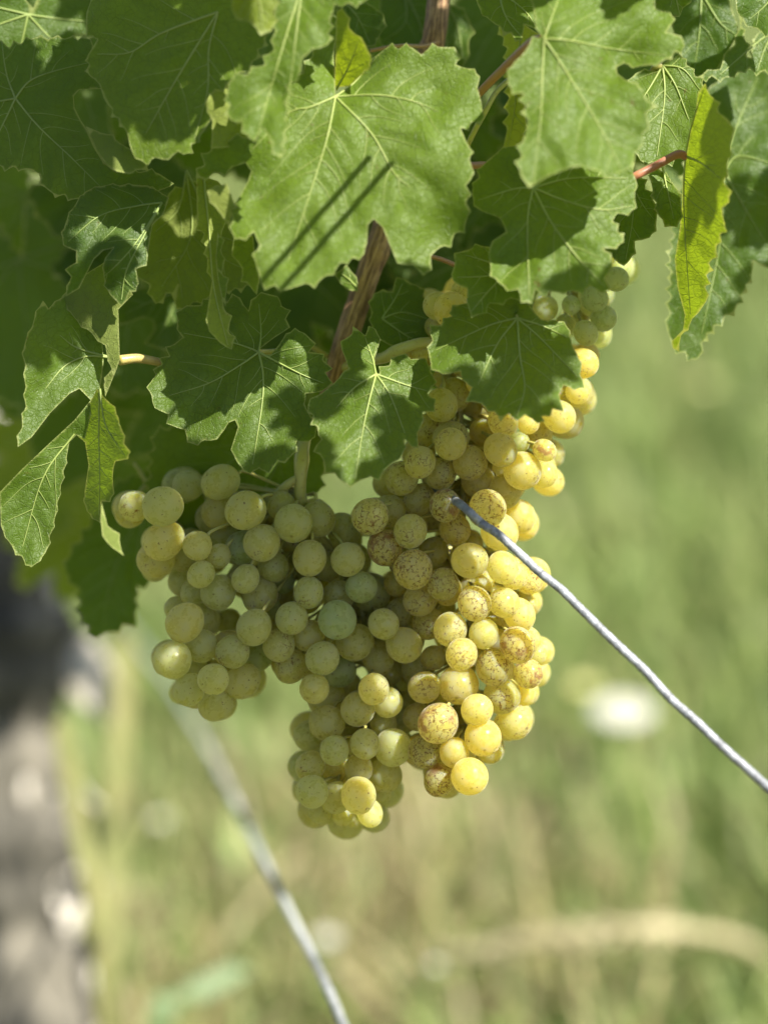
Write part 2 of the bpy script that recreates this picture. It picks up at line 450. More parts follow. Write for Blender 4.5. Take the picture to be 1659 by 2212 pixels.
def serrate(pts, tooth, amp, rr):
    """traced outline -> outline with saw teeth; a third value of 0 keeps the edge smooth"""
    n = len(pts); xy = [np.array(p[:2], float) for p in pts]
    area = sum(xy[i][0] * xy[(i + 1) % n][1] - xy[(i + 1) % n][0] * xy[i][1] for i in range(n))
    sgn = 1 if area > 0 else -1
    out = []
    for i in range(n):
        a, b = xy[i], xy[(i + 1) % n]; L = np.linalg.norm(b - a); out.append(a)
        flat = len(pts[i]) > 2 and pts[i][2] == 0
        if L < 9: continue
        if not flat and L < 38:
            out.append(a + (b - a) * 0.5 + (b - a)[::-1] * np.array([1, -1]) * sgn * rr.uniform(-0.06, 0.06)); continue
        t = (b - a) / L; nrm = np.array([t[1], -t[0]]) * sgn
        if flat:
            k = max(1, int(L / 14))
            out += [a + (b - a) * j / k for j in range(1, k)]
            continue
        k = max(1, int(round(L / tooth)))
        w = L / k
        for j in range(k):
            s = a + t * w * j
            h = min(amp, w * 0.45) * rr.uniform(0.55, 1.15)
            if j > 0: out.append(s - nrm * h * 0.15)
            q = rr.uniform(0.5, 0.66)
            out.append(s + t * w * q * 0.55 + nrm * h * 0.40)
            out.append(s + t * w * q + nrm * h)
            out.append(s + t * w * (q + (1 - q) * 0.5) + nrm * h * 0.22)
    res = [out[0]]
    for p in out[1:]:
        if np.linalg.norm(p - res[-1]) > 1.5: res.append(p)
    if np.linalg.norm(res[0] - res[-1]) < 1.5: res.pop()
    return np.array(res)

def make_veins(j, ends, poly, rr, lateral=True):
    """main veins from the junction j to the ends, with laterals; list of (points, r0, r1)"""
    mains, lats = [], []
    j = np.array(j, float)
    for e in ends:
        way = [np.array(p, float) for p in (e if isinstance(e[0], (tuple, list)) else [e])]
        pts = [j] + way
        if len(pts) == 2:
            d = pts[1] - pts[0]; side = np.array([-d[1], d[0]]) * rr.uniform(-0.05, 0.05)
            pts = [pts[0], pts[0] + d * 0.5 + side, pts[1]]
        sp = np.array([p[:2] for p in spline([(p[0], p[1], 0) for p in pts], 8)])
        mains.append(sp)
    out = [(m, 2.7, 0.7) for m in mains]
    if not lateral: return out
    done = []
    for mi, sp in enumerate(mains):
        others = [m for k, m in enumerate(mains) if k != mi]
        L = np.linalg.norm(sp[-1] - sp[0]); n = max(2, int(L / 62)); alt = rr.choice((-1, 1))
        for k in range(n):
            for s in (-1, 1):
                f = 0.22 + 0.68 * (k + (0.25 if s == alt else -0.2) + rr.uniform(-0.15, 0.15)) / n
                i = max(1, min(len(sp) - 2, int(f * (len(sp) - 1)))); o = sp[i] + (sp[i + 1] - sp[i]) * rr.random(); t = sp[i + 1] - sp[i]; t = t / max(np.linalg.norm(t), 1e-6)
                a = s * math.radians(rr.uniform(42, 62)); ca, sa = math.cos(a), math.sin(a)
                d = np.array([t[0] * ca - t[1] * sa, t[0] * sa + t[1] * ca])
                ln = L * (0.50 - 0.28 * f) * rr.uniform(0.6, 1.25); w1 = rr.uniform(-.06, .06)
                lat = np.array([o + d * ln * q + t * ln * (0.28 * q * q) + np.array([-d[1], d[0]]) * ln * w1 * math.sin(5 * q) for q in np.linspace(0, 1, 9)])
                ok = inside(poly, lat)
                for m in others: ok[3:] &= seg_dist(lat[3:], m[:-1], m[1:]) > 15
                for m in done: ok[2:] &= seg_dist(lat[2:], m[:-1], m[1:]) > 9
                c = 0
                while c < len(lat) and ok[c]: c += 1
                if c >= 3:
                    lats.append((lat[:c], 0.95, 0.38)); done.append(lat[:c])
    return out + lats

LEAVES = []
def leaf(parent, flaps, j, ends, tone=0.5, yellow=0.0, h=9.0, tooth=34.0, amp=13.0, seed=0, label=None,
         petiole=None, red=0.2, pr=1.6, vr=1.0, ruffle=1.0, lateral=True, blister=1.0):
    """flaps: list of dicts(pts, z, gx, gy, cup, under, bumps) in view units; depth in mm"""
    rr = random.Random(seed * 31 + 5)
    V, F, UV, EDGE, VEIN = [], [], [], [], []
    vb = MB()
    phase = rr.uniform(0, 6.28); nph = [rr.uniform(0, 6.28) for _ in range(6)]
    for fi, fl in enumerate(flaps):
        poly = serrate(fl['pts'], fl.get('tooth', tooth), fl.get('amp', amp), rr)
        jj = np.array(fl.get('j', j), float); ee = fl.get('ends', ends if fi == 0 else [])
        vs = make_veins(jj, ee, poly, rr, lateral) if ee else []
        segA = np.concatenate([v[0][:-1] for v in vs]) if vs else np.zeros((0, 2))
        segB = np.concatenate([v[0][1:] for v in vs]) if vs else np.zeros((0, 2))
        z0, gx, gy, cup = fl.get('z', 0), fl.get('gx', 0), fl.get('gy', 0), fl.get('cup', 0)
        bumps = fl.get('bumps', []); R = max(60.0, np.linalg.norm(poly - jj, axis=1).max())
        def depth(q, edge_d=None, vein_d=None):
            d = q - jj; r = np.sqrt((d ** 2).sum(1)); th = np.arctan2(d[:, 1], d[:, 0])
            z = z0 + gx * d[:, 0] / 100 + gy * d[:, 1] / 100 + cup * (r / 300) ** 2
            z = z + ruffle * 3.2 * np.sin(5 * th + phase) * np.clip(r / R, 0, 1.2) ** 2.2
            z = z + ruffle * 1.3 * (np.sin(q[:, 0] / 31 + nph[0]) * np.sin(q[:, 1] / 37 + nph[1]) + np.sin(q[:, 0] / 17 + q[:, 1] / 23 + nph[2]) * 0.45)
            for bx, by, br, bz in bumps:
                z = z + bz * np.exp(-(((q[:, 0] - bx) ** 2 + (q[:, 1] - by) ** 2) / br ** 2))
            if vein_d is not None:
                z = z - blister * 1.7 * (1 - np.exp(-(vein_d / 22.0) ** 2))
            return z
        lo, hi = poly.min(0), poly.max(0)
        gx_, gy_ = np.meshgrid(np.arange(lo[0], hi[0], h), np.arange(lo[1], hi[1], h * 0.866))
        gx_[1::2] += h / 2
        g = np.stack([gx_.ravel(), gy_.ravel()], 1) + rng.uniform(-0.18, 0.18, (gx_.size, 2)) * h
        g = g[inside(poly, g)]
        if len(g):
            g = g[seg_dist(g, poly, np.roll(poly, -1, 0)) > 0.4 * h]
        n = len(poly)
        co = [Vector(p) for p in poly] + [Vector(p) for p in g]
        r = delaunay_2d_cdt(co, [], [list(range(n))], 1, 1e-4)
        q = np.array([(v.x, v.y) for v in r[0]]); tri = [tuple(f) for f in r[2]]
        ed = seg_dist(q, poly, np.roll(poly, -1, 0))
        vd = seg_dist(q, segA, segB) if vs else np.full(len(q), 30.0)
        z = depth(q, ed, vd)
        b = len(V); pos = PN(q, z)
        V += [tuple(p) for p in pos]
        # winding so that the front normal meets the camera unless the flap shows its underside
        a, bb, c = (q[k] for k in tri[0])
        ccw = (bb[0] - a[0]) * (c[1] - a[1]) - (bb[1] - a[1]) * (c[0] - a[0]) < 0
        flip = (not ccw) ^ bool(fl.get('under'))
        F += [tuple(b + k for k in (f[::-1] if flip else f)) for f in tri]
        UV += [tuple(p) for p in (q * PX * 100)]
        EDGE += list(np.exp(-(ed / 2.4) ** 2)); VEIN += list(np.exp(-(vd / 6.0) ** 2))
        for pts, r0, r1 in vs:
            k = inside(poly, pts); k[0] = True
            pts = pts[k]
            if len(pts) < 3: continue
            zz = depth(pts, None, np.zeros(len(pts))) - 0.36 * (1 if not fl.get('under') else 1)
            rad = np.linspace(r0, r1, len(pts)) * PX * 1.0 * vr
            vb.tube([Vector(p) for p in PN(pts, zz)], list(rad), 5, cap=False)
    me = mesh('leaf', V, F)
    uvl = me.uv_layers.new(name='UVMap')
    li = np.zeros(len(me.loops), int); me.loops.foreach_get('vertex_index', li)
    uvl.data.foreach_set('uv', np.array(UV, np.float32)[li].ravel())
    for nm, dat in (('edge', EDGE), ('vein', VEIN)):
        at = me.attributes.new(nm, 'FLOAT', 'POINT'); at.data.foreach_set('value', np.array(dat, np.float32))
    o = link('leaf', me, M_LEAF, parent)
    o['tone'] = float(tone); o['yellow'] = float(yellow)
    if label: o['label'] = label
    if vb.v:
        v = vb.build('vein', M_VEIN, o); v['tone'] = float(tone)
    if petiole:
        pb = MB(); sp = spline([P(*p) for p in petiole], 8)
        k = len(sp); pb.tube(sp, [0.001 * pr * (1.15 - 0.25 * i / k) for i in range(k)], 10, ridge=0.05)
        p_ = pb.build('petiole', M_PET, o); p_['red'] = float(red)
    LEAVES.append(o)
    return o

def C(f, *pts):
    """traced numbers from an enlarged view, brought to the 1659-wide view; f = (ox, oy, scale)"""
    return [(f[0] + p[0] * f[2], f[1] + p[1] * f[2]) + tuple(p[2:]) for p in pts]
V1 = (0, 0, .35); V2 = (414.8, 0, .4); V3 = (995.4, 0, .4); V4 = (0, 331.8, .35); V5 = (0, 580.6, .375)
V6 = (248.9, 539.2, .45); VU = (829.5, 539.2, .35); VL = (248.9, 953.9, .35); VB = (580.7, 1327.2, .4); VR = (746.6, 953.9, .3)

HALF = [(0.02, 0.0, 0), (0.10, -0.30), (0.34, -0.42), (0.55, -0.31), (0.76, -0.24), (0.86, 0.02), (0.70, 0.13), (0.54, 0.15, 0),
        (0.72, 0.30), (0.82, 0.52), (0.62, 0.61), (0.46, 0.57), (0.33, 0.55, 0), (0.43, 0.76), (0.30, 0.93), (0.13, 1.02), (0.0, 1.10)]
def template(cx, cy, s, rot, fore=1.0, rr=None, foredir=0.0):
    """a whole five-lobed leaf, junction at (cx, cy), tip down before it is turned by rot degrees; fore narrows it as it turns edge on"""
    rr = rr or random.Random(1)
    full = HALF + [(-p[0],) + p[1:] for p in HALF[-2:0:-1]]
    a = math.radians(rot); b = math.radians(foredir)
    def tf(x, y):
        x, y = x * math.cos(a) - y * math.sin(a), x * math.sin(a) + y * math.cos(a)
        u, v = x * math.cos(b) + y * math.sin(b), -x * math.sin(b) + y * math.cos(b)
        u *= fore
        return (cx + s * (u * math.cos(b) - v * math.sin(b)), cy + s * (u * math.sin(b) + v * math.cos(b)))
    pts = []
    for p in full:
        k = 1 + rr.uniform(-0.06, 0.06)
        pts.append(tf(p[0] * k, p[1] * k) + tuple(p[2:]))
    ends = [tf(*e) for e in ((0, 1.03), (0.74, 0.48), (-0.74, 0.48), (0.78, -0.04), (-0.78, -0.04))]
    return pts, (cx, cy), ends

# ------------------------------------------------------------------ the vine: canes first
vine = thing('grapevine', 'leafy green grapevine filling the top, with brown cane and white grapes below', 'grapevine', P(830, 500, 30))

def along_attr(o, axis_pts):
    """vector attribute for bark: position across, distance along the cane"""
    me = o.data; n = len(me.vertices); co = np.zeros(n * 3); me.vertices.foreach_get('co', co); co = co.reshape(-1, 3)
    ax = np.array(axis_pts); L = np.concatenate([[0], np.cumsum(np.linalg.norm(np.diff(ax, axis=0), axis=1))])
    d = ((co[:, None] - ax[None]) ** 2).sum(2); i = d.argmin(1)
    rel = co - ax[i]
    dat = np.stack([rel[:, 0], rel[:, 1] + rel[:, 2] * 0.6, L[i]], 1).astype(np.float32)
    me.attributes.new('along', 'FLOAT_VECTOR', 'POINT').data.foreach_set('vector', dat.ravel())

def cane(name, pts, r0, r1, mat, parent, n=22, ridge=0.07, nodes=(), seed=1, step=14):
    sp = spline([P(*p) for p in pts], step); k = len(sp)
    rad = []
    for i, p in enumerate(sp):
        r = r0 + (r1 - r0) * i / k
        for q in nodes: r *= 1 + 0.22 * math.exp(-((i / k - q) / 0.02) ** 2)
        rad.append(r)
    b = MB(); b.tube(sp, rad, n, ridge=ridge, seed=seed)
    o = b.build(name, mat, parent); along_attr(o, sp)
    return o
cane('cane', [(975, -260, 40), (952, -60, 38), (940, 60, 36), (925, 130, 40), (880, 300, 44), (835, 470, 40), (795, 590, 36), (745, 740, 34), (722, 830, 40), (690, 960, 60)],
     0.0047, 0.0050, M_CANE, vine, nodes=(0.30, 0.62), seed=4)

# ------------------------------------------------------------------ leaves traced from the photograph
# big sunlit leaf in the middle, nearest but one
leaf(vine, [dict(pts=C(V2, (775, 512, 0), (850, 460, 0), (920, 380), (970, 312), (1040, 260), (1190, 255), (1240, 292), (1350, 250), (1420, 250), (1425, 345), (1460, 360), (1555, 410), (1540, 470),
      (1560, 540), (1580, 632), (1450, 690), (1480, 760), (1500, 860), (1525, 930), (1480, 1000), (1485, 1180), (1420, 1260), (1340, 1335), (1290, 1380), (1252, 1490), (1190, 1430),
      (1110, 1420, 0), (1060, 1300, 0), (1030, 1225, 0), (980, 1180, 0), (950, 1210, 0), (945, 1310), (930, 1370), (800, 1420), (705, 1500), (610, 1530), (520, 1560), (370, 1530), (350, 1440), (365, 1320), (335, 1250), (230, 1290),
      (218, 1180), (245, 1080, 0), (300, 980, 0), (320, 920, 0), (290, 878, 0), (220, 900), (20, 962), (100, 810), (190, 760), (300, 740), (420, 560), (530, 430), (600, 390), (650, 300), (690, 180), (730, 60), (785, 150, 0), (765, 300, 0)),
      z=-40, gx=-1.0, gy=-5.5, cup=3, bumps=[(520, 520, 70, -5), (470, 370, 50, 8), (960, 520, 80, 10), (760, 120, 60, 14), (600, 300, 60, -3)])],
     C(V2, (775, 518))[0], [C(V2, (1010, 510), (1200, 545), (1330, 600)), C(V2, (970, 720), (1090, 930), (1180, 1010)), C(V2, (730, 740), (660, 970), (520, 1400)), C(V2, (640, 575), (520, 610), (330, 800)), C(V2, (880, 440), (1010, 290))],
     tone=0.85, seed=1, tooth=34, amp=15, vr=0.85, label='large sunlit leaf in the middle, slightly out of focus, with two thin shadow stripes')
# folded lobe under its left side, and the pale lit tip
leaf(vine, [dict(pts=C(V2, (230, 470), (100, 500), (80, 600), (110, 650, 0), (105, 760), (100, 800, 0), (230, 790, 0), (330, 740, 0), (300, 560, 0)), z=-36, gx=12, under=True),
            dict(pts=C(V2, (80, 1030, 0), (130, 1000), (190, 990), (215, 1060), (210, 1170), (205, 1220), (160, 1160), (130, 1120), (95, 1090)), z=-50, gx=-3, under=True),
            dict(pts=C(V2, (225, 1290), (215, 1380), (270, 1450), (310, 1540), (350, 1590), (365, 1500), (340, 1380, 0), (330, 1270, 0)), z=-34, gx=8)],
     C(V2, (300, 600))[0], [], tone=0.9, yellow=0.15, seed=2, label='pale curled lobe edges at the left side of the large middle leaf')
# nearest leaf, hanging in front of the upper left, out of focus
leaf(vine, [dict(pts=C(V2, (450, -120, 0), (450, 60), (442, 270), (390, 350), (200, 440), (190, 500), (205, 640), (245, 660), (270, 650), (310, 740), (340, 762), (370, 700, 0), (385, 690), (430, 770), (480, 852), (505, 640), (512, 460),
      (590, 385), (600, 310), (650, 262), (730, 240), (745, 110), (770, 20), (920, 12), (960, -120, 0)), z=-57, gx=-3, gy=-4, bumps=[(590, 200, 40, 6)])],
     C(V2, (600, -100))[0], [C(V2, (520, 150), (440, 420), (360, 700)), C(V2, (560, 200), (490, 800)), C(V2, (750, 0))], tone=0.75, seed=3, tooth=34, amp=13, vr=0.85,
     label='nearest leaf hanging blurred at the top left of centre')
leaf(vine, [dict(pts=C(V2, (215, -140, 0), (215, 40), (240, 100), (300, 110), (350, 150), (370, 190), (425, 165), (440, 60), (450, -140, 0)), z=-72, gx=4, gy=4)],
     C(V2, (330, -140))[0], [C(V2, (380, 150))], tone=1.0, yellow=0.6, seed=4, label='bright yellow-green leaf tip poking down at the top edge')
# narrow folded strip hanging left of the middle leaf
leaf(vine, [dict(pts=[(424, 375, 0), (426, 470), (441, 505), (448, 560), (458, 605, 0), (445, 690), (452, 715), (475, 740), (501, 755), (494, 715), (484, 665, 0), (476, 610, 0), (472, 560, 0), (480, 500, 0), (492, 470, 0), (500, 420, 0), (470, 390, 0)],
                 z=-24, gx=9, gy=-2.5, under=True),
            dict(pts=[(470, 500, 0), (466, 560, 0), (470, 600, 0), (478, 640, 0), (488, 662), (490, 628), (480, 590), (478, 540)], z=-27, gx=-6)],
     (440, 380), [[(452, 500), (462, 620), (492, 745)]], tone=0.9, yellow=0.12, seed=5, lateral=False, label='narrow folded leaf hanging like a strip beside the large middle leaf')
# dark shaded leaf, upper left
leaf(vine, [dict(pts=C(V1, (560, -160, 0), (560, 0), (535, 70), (530, 150), (600, 240), (545, 330), (550, 460), (615, 520), (640, 600), (690, 670), (770, 790), (800, 890), (835, 975), (960, 970), (1040, 985), (1100, 930), (1130, 950), (1240, 830),
      (1300, 740), (1275, 610), (1400, 520), (1560, 380), (1640, 230), (1700, -160, 0)), z=-34, gx=-4, gy=-6, cup=4)],
     C(V1, (1345, 70))[0], [C(V1, (1140, 400), (1000, 640), (900, 820)), C(V1, (1000, 200), (800, 320), (600, 330)), C(V1, (1290, 300), (1280, 560), (1200, 860))],
     tone=0.8, yellow=0.08, seed=6, tooth=30, amp=16, label='broad dark leaf in shade at the upper left')
# leaf at the left edge with a rounded sinus
leaf(vine, [dict(pts=C(V1, (-200, 250, 0), (-60, 230), (60, 290), (200, 235), (400, 235), (560, 240), (600, 330), (560, 460), (640, 545, 0), (560, 548, 0), (490, 550, 0), (455, 590, 0), (460, 660, 0), (500, 740, 0), (540, 800, 0), (580, 900, 0), (640, 1000, 0),
      (700, 1045), (860, 1060), (985, 1070), (1075, 1130), (1010, 1165), (860, 1145), (610, 1150), (480, 1225), (310, 1180), (240, 1070), (170, 1040), (0, 1020), (-200, 1000, 0)), z=4, gx=-3, gy=-5, cup=3),
            dict(pts=C(V1, (530, 775, 0), (620, 815), (740, 880), (820, 925), (900, 990), (918, 1052), (840, 1048), (800, 1072), (720, 1055), (650, 1005, 0), (590, 920, 0)), z=-7, gx=-4, gy=-12, under=True)],
     C(V1, (95, 605))[0], [C(V1, (240, 780), (430, 960), (620, 1150)), C(V1, (180, 500), (320, 440), (560, 380)), C(V1, (40, 450), (10, 250)), C(V1, (20, 760), (-100, 1000)), C(V1, (-60, 630), (-180, 640))],
     tone=0.4, seed=7, tooth=34, amp=11, label='dark green leaf at the left edge with a rounded gap and a pale folded lobe')
# bluish drooping leaf, left
leaf(vine, [dict(pts=C(V4, (530, 230), (640, 195), (840, 190), (960, 215), (1045, 270), (1010, 370, 0), (940, 440, 0), (915, 600, 0), (905, 690), (840, 710), (840, 850), (800, 850), (750, 940), (690, 880), (640, 760), (630, 700, 0), (650, 640, 0), (700, 580, 0),
      (640, 595, 0), (580, 650, 0), (520, 770, 0), (490, 830), (405, 880), (440, 760), (400, 715), (470, 670), (470, 600), (390, 565), (400, 440), (460, 320)), z=-14, gx=2, gy=-7, cup=6, bumps=[(245, 560, 40, -5), (200, 620, 40, 8)])],
     C(V4, (1000, 300))[0], [C(V4, (850, 320), (620, 380), (420, 540)), C(V4, (830, 560), (660, 740), (540, 800)), C(V4, (880, 520), (780, 720), (750, 900))],
     tone=0.15, seed=8, tooth=40, amp=7, label='bluish green drooping leaf below the left edge leaf')
# olive underside behind it
leaf(vine, [dict(pts=C(V4, (1045, 240), (1210, 165), (1260, 300), (1350, 420), (1500, 540), (1600, 800), (1450, 830), (1300, 880), (1090, 960), (1060, 870), (1100, 805), (960, 925), (920, 805), (845, 760), (850, 600, 0), (930, 440, 0)), z=22, gx=-2, gy=-1, under=True)],
     C(V4, (1150, 100))[0], [C(V4, (1100, 340), (960, 480)), C(V4, (1180, 500), (1000, 820)), C(V4, (1330, 500), (1400, 800))], tone=0.5, yellow=0.12, seed=9, label='olive leaf underside in shade behind the bluish leaf')
# drooping leaf at the far left with long lobes
leaf(vine, [dict(pts=C(V4, (265, 905), (300, 955), (390, 880), (500, 840, 0), (620, 1000, 0), (640, 1280, 0), (615, 1470, 0), (560, 1520, 0), (490, 1450, 0), (430, 1480, 0), (310, 1600, 0), (195, 1750), (110, 1810), (160, 1560), (150, 1180), (200, 1060)), z=-4, gx=7, gy=-3),
            dict(pts=C(V4, (380, 880), (450, 1000), (560, 1100), (650, 1185), (690, 1330), (640, 1430), (650, 1500, 0), (720, 1330, 0), (740, 1270, 0), (730, 960, 0), (820, 870, 0), (720, 620, 0), (500, 760, 0)), z=-14, gx=-4, gy=-2, under=True),
            dict(pts=C(V5, (560, 690, 0), (600, 740), (685, 860), (700, 920), (740, 1095), (665, 1110), (650, 1200), (635, 1345), (585, 1340, 0), (580, 1465), (500, 1395), (488, 1280, 0), (510, 1130, 0), (490, 1000, 0), (440, 957, 0), (390, 972, 0), (470, 860, 0)), z=-20, gx=-34, gy=6, under=True,
                 j=C(V5, (575, 690))[0], ends=[C(V5, (570, 950), (575, 1200), (570, 1420)), C(V5, (610, 900), (720, 1080))]),
            dict(pts=C(V5, (585, 1345, 0), (620, 1480), (690, 1525), (695, 1600), (715, 1655), (650, 1610), (590, 1540), (580, 1450, 0)), z=-26, gx=3, gy=-3, under=True),
            dict(pts=C(V5, (560, 710, 0), (430, 870, 0), (300, 990, 0), (130, 1150, 0), (0, 1285, 0), (5, 1480), (70, 1600), (180, 1720), (260, 1640), (315, 1440), (350, 1250), (385, 1080, 0), (400, 1000, 0), (440, 957, 0), (490, 980, 0), (520, 860, 0)), z=-10, gx=4, gy=2, under=False,
                 j=C(V5, (430, 950))[0], ends=[C(V5, (250, 1200), (130, 1600))])],
     C(V4, (700, 1260))[0], [C(V4, (540, 1250), (400, 1310), (280, 1450)), C(V4, (480, 1200), (370, 1120))],
     tone=0.45, seed=10, tooth=40, amp=7, petiole=[(258, 778, -10), (300, 774, -6), (355, 784, 2)], red=0.35, pr=1.7, label='drooping long-lobed leaf at the left with a sunlit tip')
# sharp leaf left of the cane
leaf(vine, [dict(pts=C(V6, (690, 478, 0), (760, 425, 0), (840, 372), (820, 330), (845, 290), (800, 270), (780, 222), (700, 202), (650, 240), (640, 292), (600, 230), (560, 208), (540, 250), (480, 240), (420, 235), (410, 265), (345, 265), (290, 300), (300, 340),
      (295, 380), (325, 420), (280, 455), (240, 465), (260, 510), (210, 520), (225, 550), (180, 575), (195, 600), (150, 660), (175, 700), (190, 760), (255, 790), (245, 835), (300, 855), (335, 865), (345, 925), (430, 915), (490, 910, 0), (520, 870, 0),
      (545, 830, 0), (575, 818, 0), (590, 850, 0), (555, 960), (585, 1020), (615, 1060), (650, 1075), (690, 1050), (740, 1075), (760, 1040), (780, 1015), (815, 1025), (850, 985), (875, 970), (870, 920), (930, 920), (960, 900), (970, 850), (940, 800),
      (910, 740), (915, 690), (990, 680), (1045, 640), (1010, 590), (1045, 570), (1000, 530), (1005, 500), (930, 490), (965, 450), (910, 400), (820, 400), (790, 450, 0), (750, 500, 0), (700, 505, 0)),
      z=-8, gx=-1, gy=-7, cup=5, bumps=[(640, 740, 40, -6), (470, 620, 60, 5)])],
     C(V6, (690, 492))[0], [C(V6, (590, 560), (450, 640), (260, 700)), C(V6, (710, 600), (705, 740), (660, 1030)), C(V6, (800, 550), (900, 600), (1000, 640)), C(V6, (640, 470), (540, 440), (330, 400)), C(V6, (700, 400), (690, 260))],
     tone=0.5, seed=11, tooth=34, amp=12, h=8, petiole=[(559, 760, -8), (600, 757, 0), (650, 740, 25), (710, 770, 36)], red=0.1, pr=1.0,
     label='sharp five-lobed leaf left of the cane with dappled sun')
# sharp leaf right of the cane
leaf(vine, [dict(pts=C(V6, (1250, 585, 0), (1245, 520, 0), (1275, 430), (1250, 380), (1215, 365), (1200, 410), (1140, 365), (1135, 405), (1080, 440), (1100, 510, 0), (1120, 570), (1090, 590), (1050, 640), (990, 690), (935, 715), (925, 745), (970, 850), (975, 890), (990, 910), (950, 970),
      (985, 985), (1000, 1010), (1005, 1075), (1055, 1075), (1085, 1110), (1130, 1140), (1180, 1105), (1225, 1090), (1270, 1110), (1290, 1060), (1340, 1020), (1370, 1000), (1390, 910), (1420, 945), (1455, 950), (1450, 880), (1480, 820), (1475, 780), (1535, 780),
      (1500, 690), (1545, 635), (1515, 580), (1490, 520), (1420, 525), (1395, 495), (1360, 505), (1265, 600, 0)), z=-20, gx=1, gy=-9, cup=4, bumps=[(800, 820, 40, -4)])],
     C(V6, (1252, 597))[0], [C(V6, (1220, 720), (1190, 860), (1150, 1100)), C(V6, (1150, 660), (1060, 760)), C(V6, (1320, 700), (1390, 880)), C(V6, (1400, 650), (1510, 680)), C(V6, (1235, 520), (1200, 420))],
     tone=0.6, seed=12, tooth=34, amp=12, h=8, label='sharp leaf right of the cane, between the two bunches')
# dark leaf draped over the right bunch
leaf(vine, [dict(pts=C(VU, (830, 300, 0), (770, 268), (700, 290), (600, 320), (500, 330), (400, 390), (420, 410), (280, 510), (300, 560), (265, 600), (280, 660), (290, 740), (370, 770), (470, 750), (480, 800), (540, 850), (520, 900), (500, 940), (600, 950), (640, 1000), (680, 1000), (720, 1060),
      (770, 1010), (820, 1055), (870, 1020), (1000, 1062), (970, 1030), (1025, 1030), (1040, 980), (1110, 1000), (1090, 930), (1080, 890), (1110, 835), (1240, 855), (1210, 770), (1220, 700), (1190, 640), (1160, 580), (1150, 500), (1050, 430), (970, 430), (920, 370), (890, 330)),
      z=-24, gx=0, gy=-9, cup=6, bumps=[(1010, 620, 50, -3)])],
     C(VU, (823, 420))[0], [C(VU, (838, 650), (868, 850), (820, 1030)), C(VU, (700, 580), (580, 830)), C(VU, (980, 560), (1190, 780)), C(VU, (640, 470), (320, 620)), C(VU, (980, 470), (1130, 540))],
     tone=0.5, seed=13, tooth=34, amp=13, h=8, petiole=[(1117, 688, -24), (1116, 660, -20), (1118, 630, -4), (1080, 600, 20)], red=0.0, pr=0.8, label='dark glossy leaf draped over the upper right bunch')
# pale leaf above it on the left
leaf(vine, [dict(pts=C(VU, (520, 0), (430, 20), (440, 70), (415, 150), (425, 190), (515, 240, 0), (510, 320), (540, 420), (650, 330), (780, 300), (960, 260), (1000, 200), (800, 100), (700, 0), (640, -20)), z=-30, gx=2, gy=-8)],
     C(VU, (780, 120))[0], [C(VU, (640, 160), (450, 170)), C(VU, (640, 260), (540, 380)), C(VU, (600, 60), (500, 30))], tone=0.9, seed=14, tooth=34, amp=12, label='pale sunlit leaf behind the right-hand leaves')
# sunlit leaf under the front right leaf
leaf(vine, [dict(pts=C(V3, (330, 780, 0), (230, 790, 0), (130, 880), (60, 1030), (70, 1110), (140, 1150), (215, 1180), (245, 1250), (170, 1300), (150, 1370), (160, 1430), (200, 1520), (250, 1570), (310, 1560), (380, 1640), (400, 1560), (455, 1605), (475, 1570), (600, 1570), (700, 1545), (805, 1570),
      (775, 1500), (820, 1440), (765, 1340), (880, 1305), (820, 1190), (840, 1150), (950, 1120), (940, 1030), (955, 1000), (930, 930), (940, 880), (800, 820, 0), (600, 800, 0)), z=-38, gx=-1, gy=-8, cup=4, bumps=[(1090, 560, 45, 6), (1290, 440, 70, -5)])],
     C(V3, (390, 1010))[0], [C(V3, (490, 1200), (640, 1400), (780, 1550)), C(V3, (560, 1080), (760, 1130), (930, 1110)), C(V3, (600, 960), (900, 960)), C(V3, (360, 1200), (370, 1600)), C(V3, (280, 1020), (90, 1080))],
     tone=0.7, seed=15, tooth=34, amp=13, h=8, petiole=[(1018, 357, -10), (1050, 356, -20), (1090, 362, -30), (1150, 402, -38)], red=0.8, pr=1.3, label='glossy sunlit leaf below the front right leaf')
# front right leaf, a little blurred
leaf(vine, [dict(pts=C(V3, (440, 195, 0), (405, 150, 0), (395, 50), (400, -140, 0), (1040, -140, 0), (1050, 40), (1160, 100), (1110, 170), (1190, 190), (1210, 242), (1100, 320), (1000, 350), (880, 338, 0), (840, 360, 0), (845, 395, 0), (890, 430), (980, 480), (1010, 540), (1070, 575), (1000, 605), (1020, 690),
      (980, 720), (985, 780), (940, 830), (930, 900), (860, 930), (740, 920), (650, 895), (600, 900), (540, 920), (490, 940), (420, 980), (370, 1015), (330, 960), (320, 920), (335, 760), (355, 700), (362, 640), (340, 500), (255, 450), (290, 330), (350, 270)),
      z=-56, gx=1, gy=-8, cup=4, bumps=[(1330, 130, 60, 8), (1200, 60, 60, -6)])],
     C(V3, (450, 205))[0], [C(V3, (560, 370), (760, 700), (880, 940)), C(V3, (590, 215), (820, 260), (1150, 300)), C(V3, (440, 400), (430, 650), (390, 980)), C(V3, (480, 120), (560, -100))],
     tone=0.75, seed=16, tooth=34, amp=14, vr=0.8, petiole=[(1172, 84, -56), (1147, 92, -48), (1090, 145, -28), (1030, 206, -4), (990, 260, 30)], red=0.75, pr=1.7, label='front right leaf, sunlit, with toothed lower edge above the grapes')
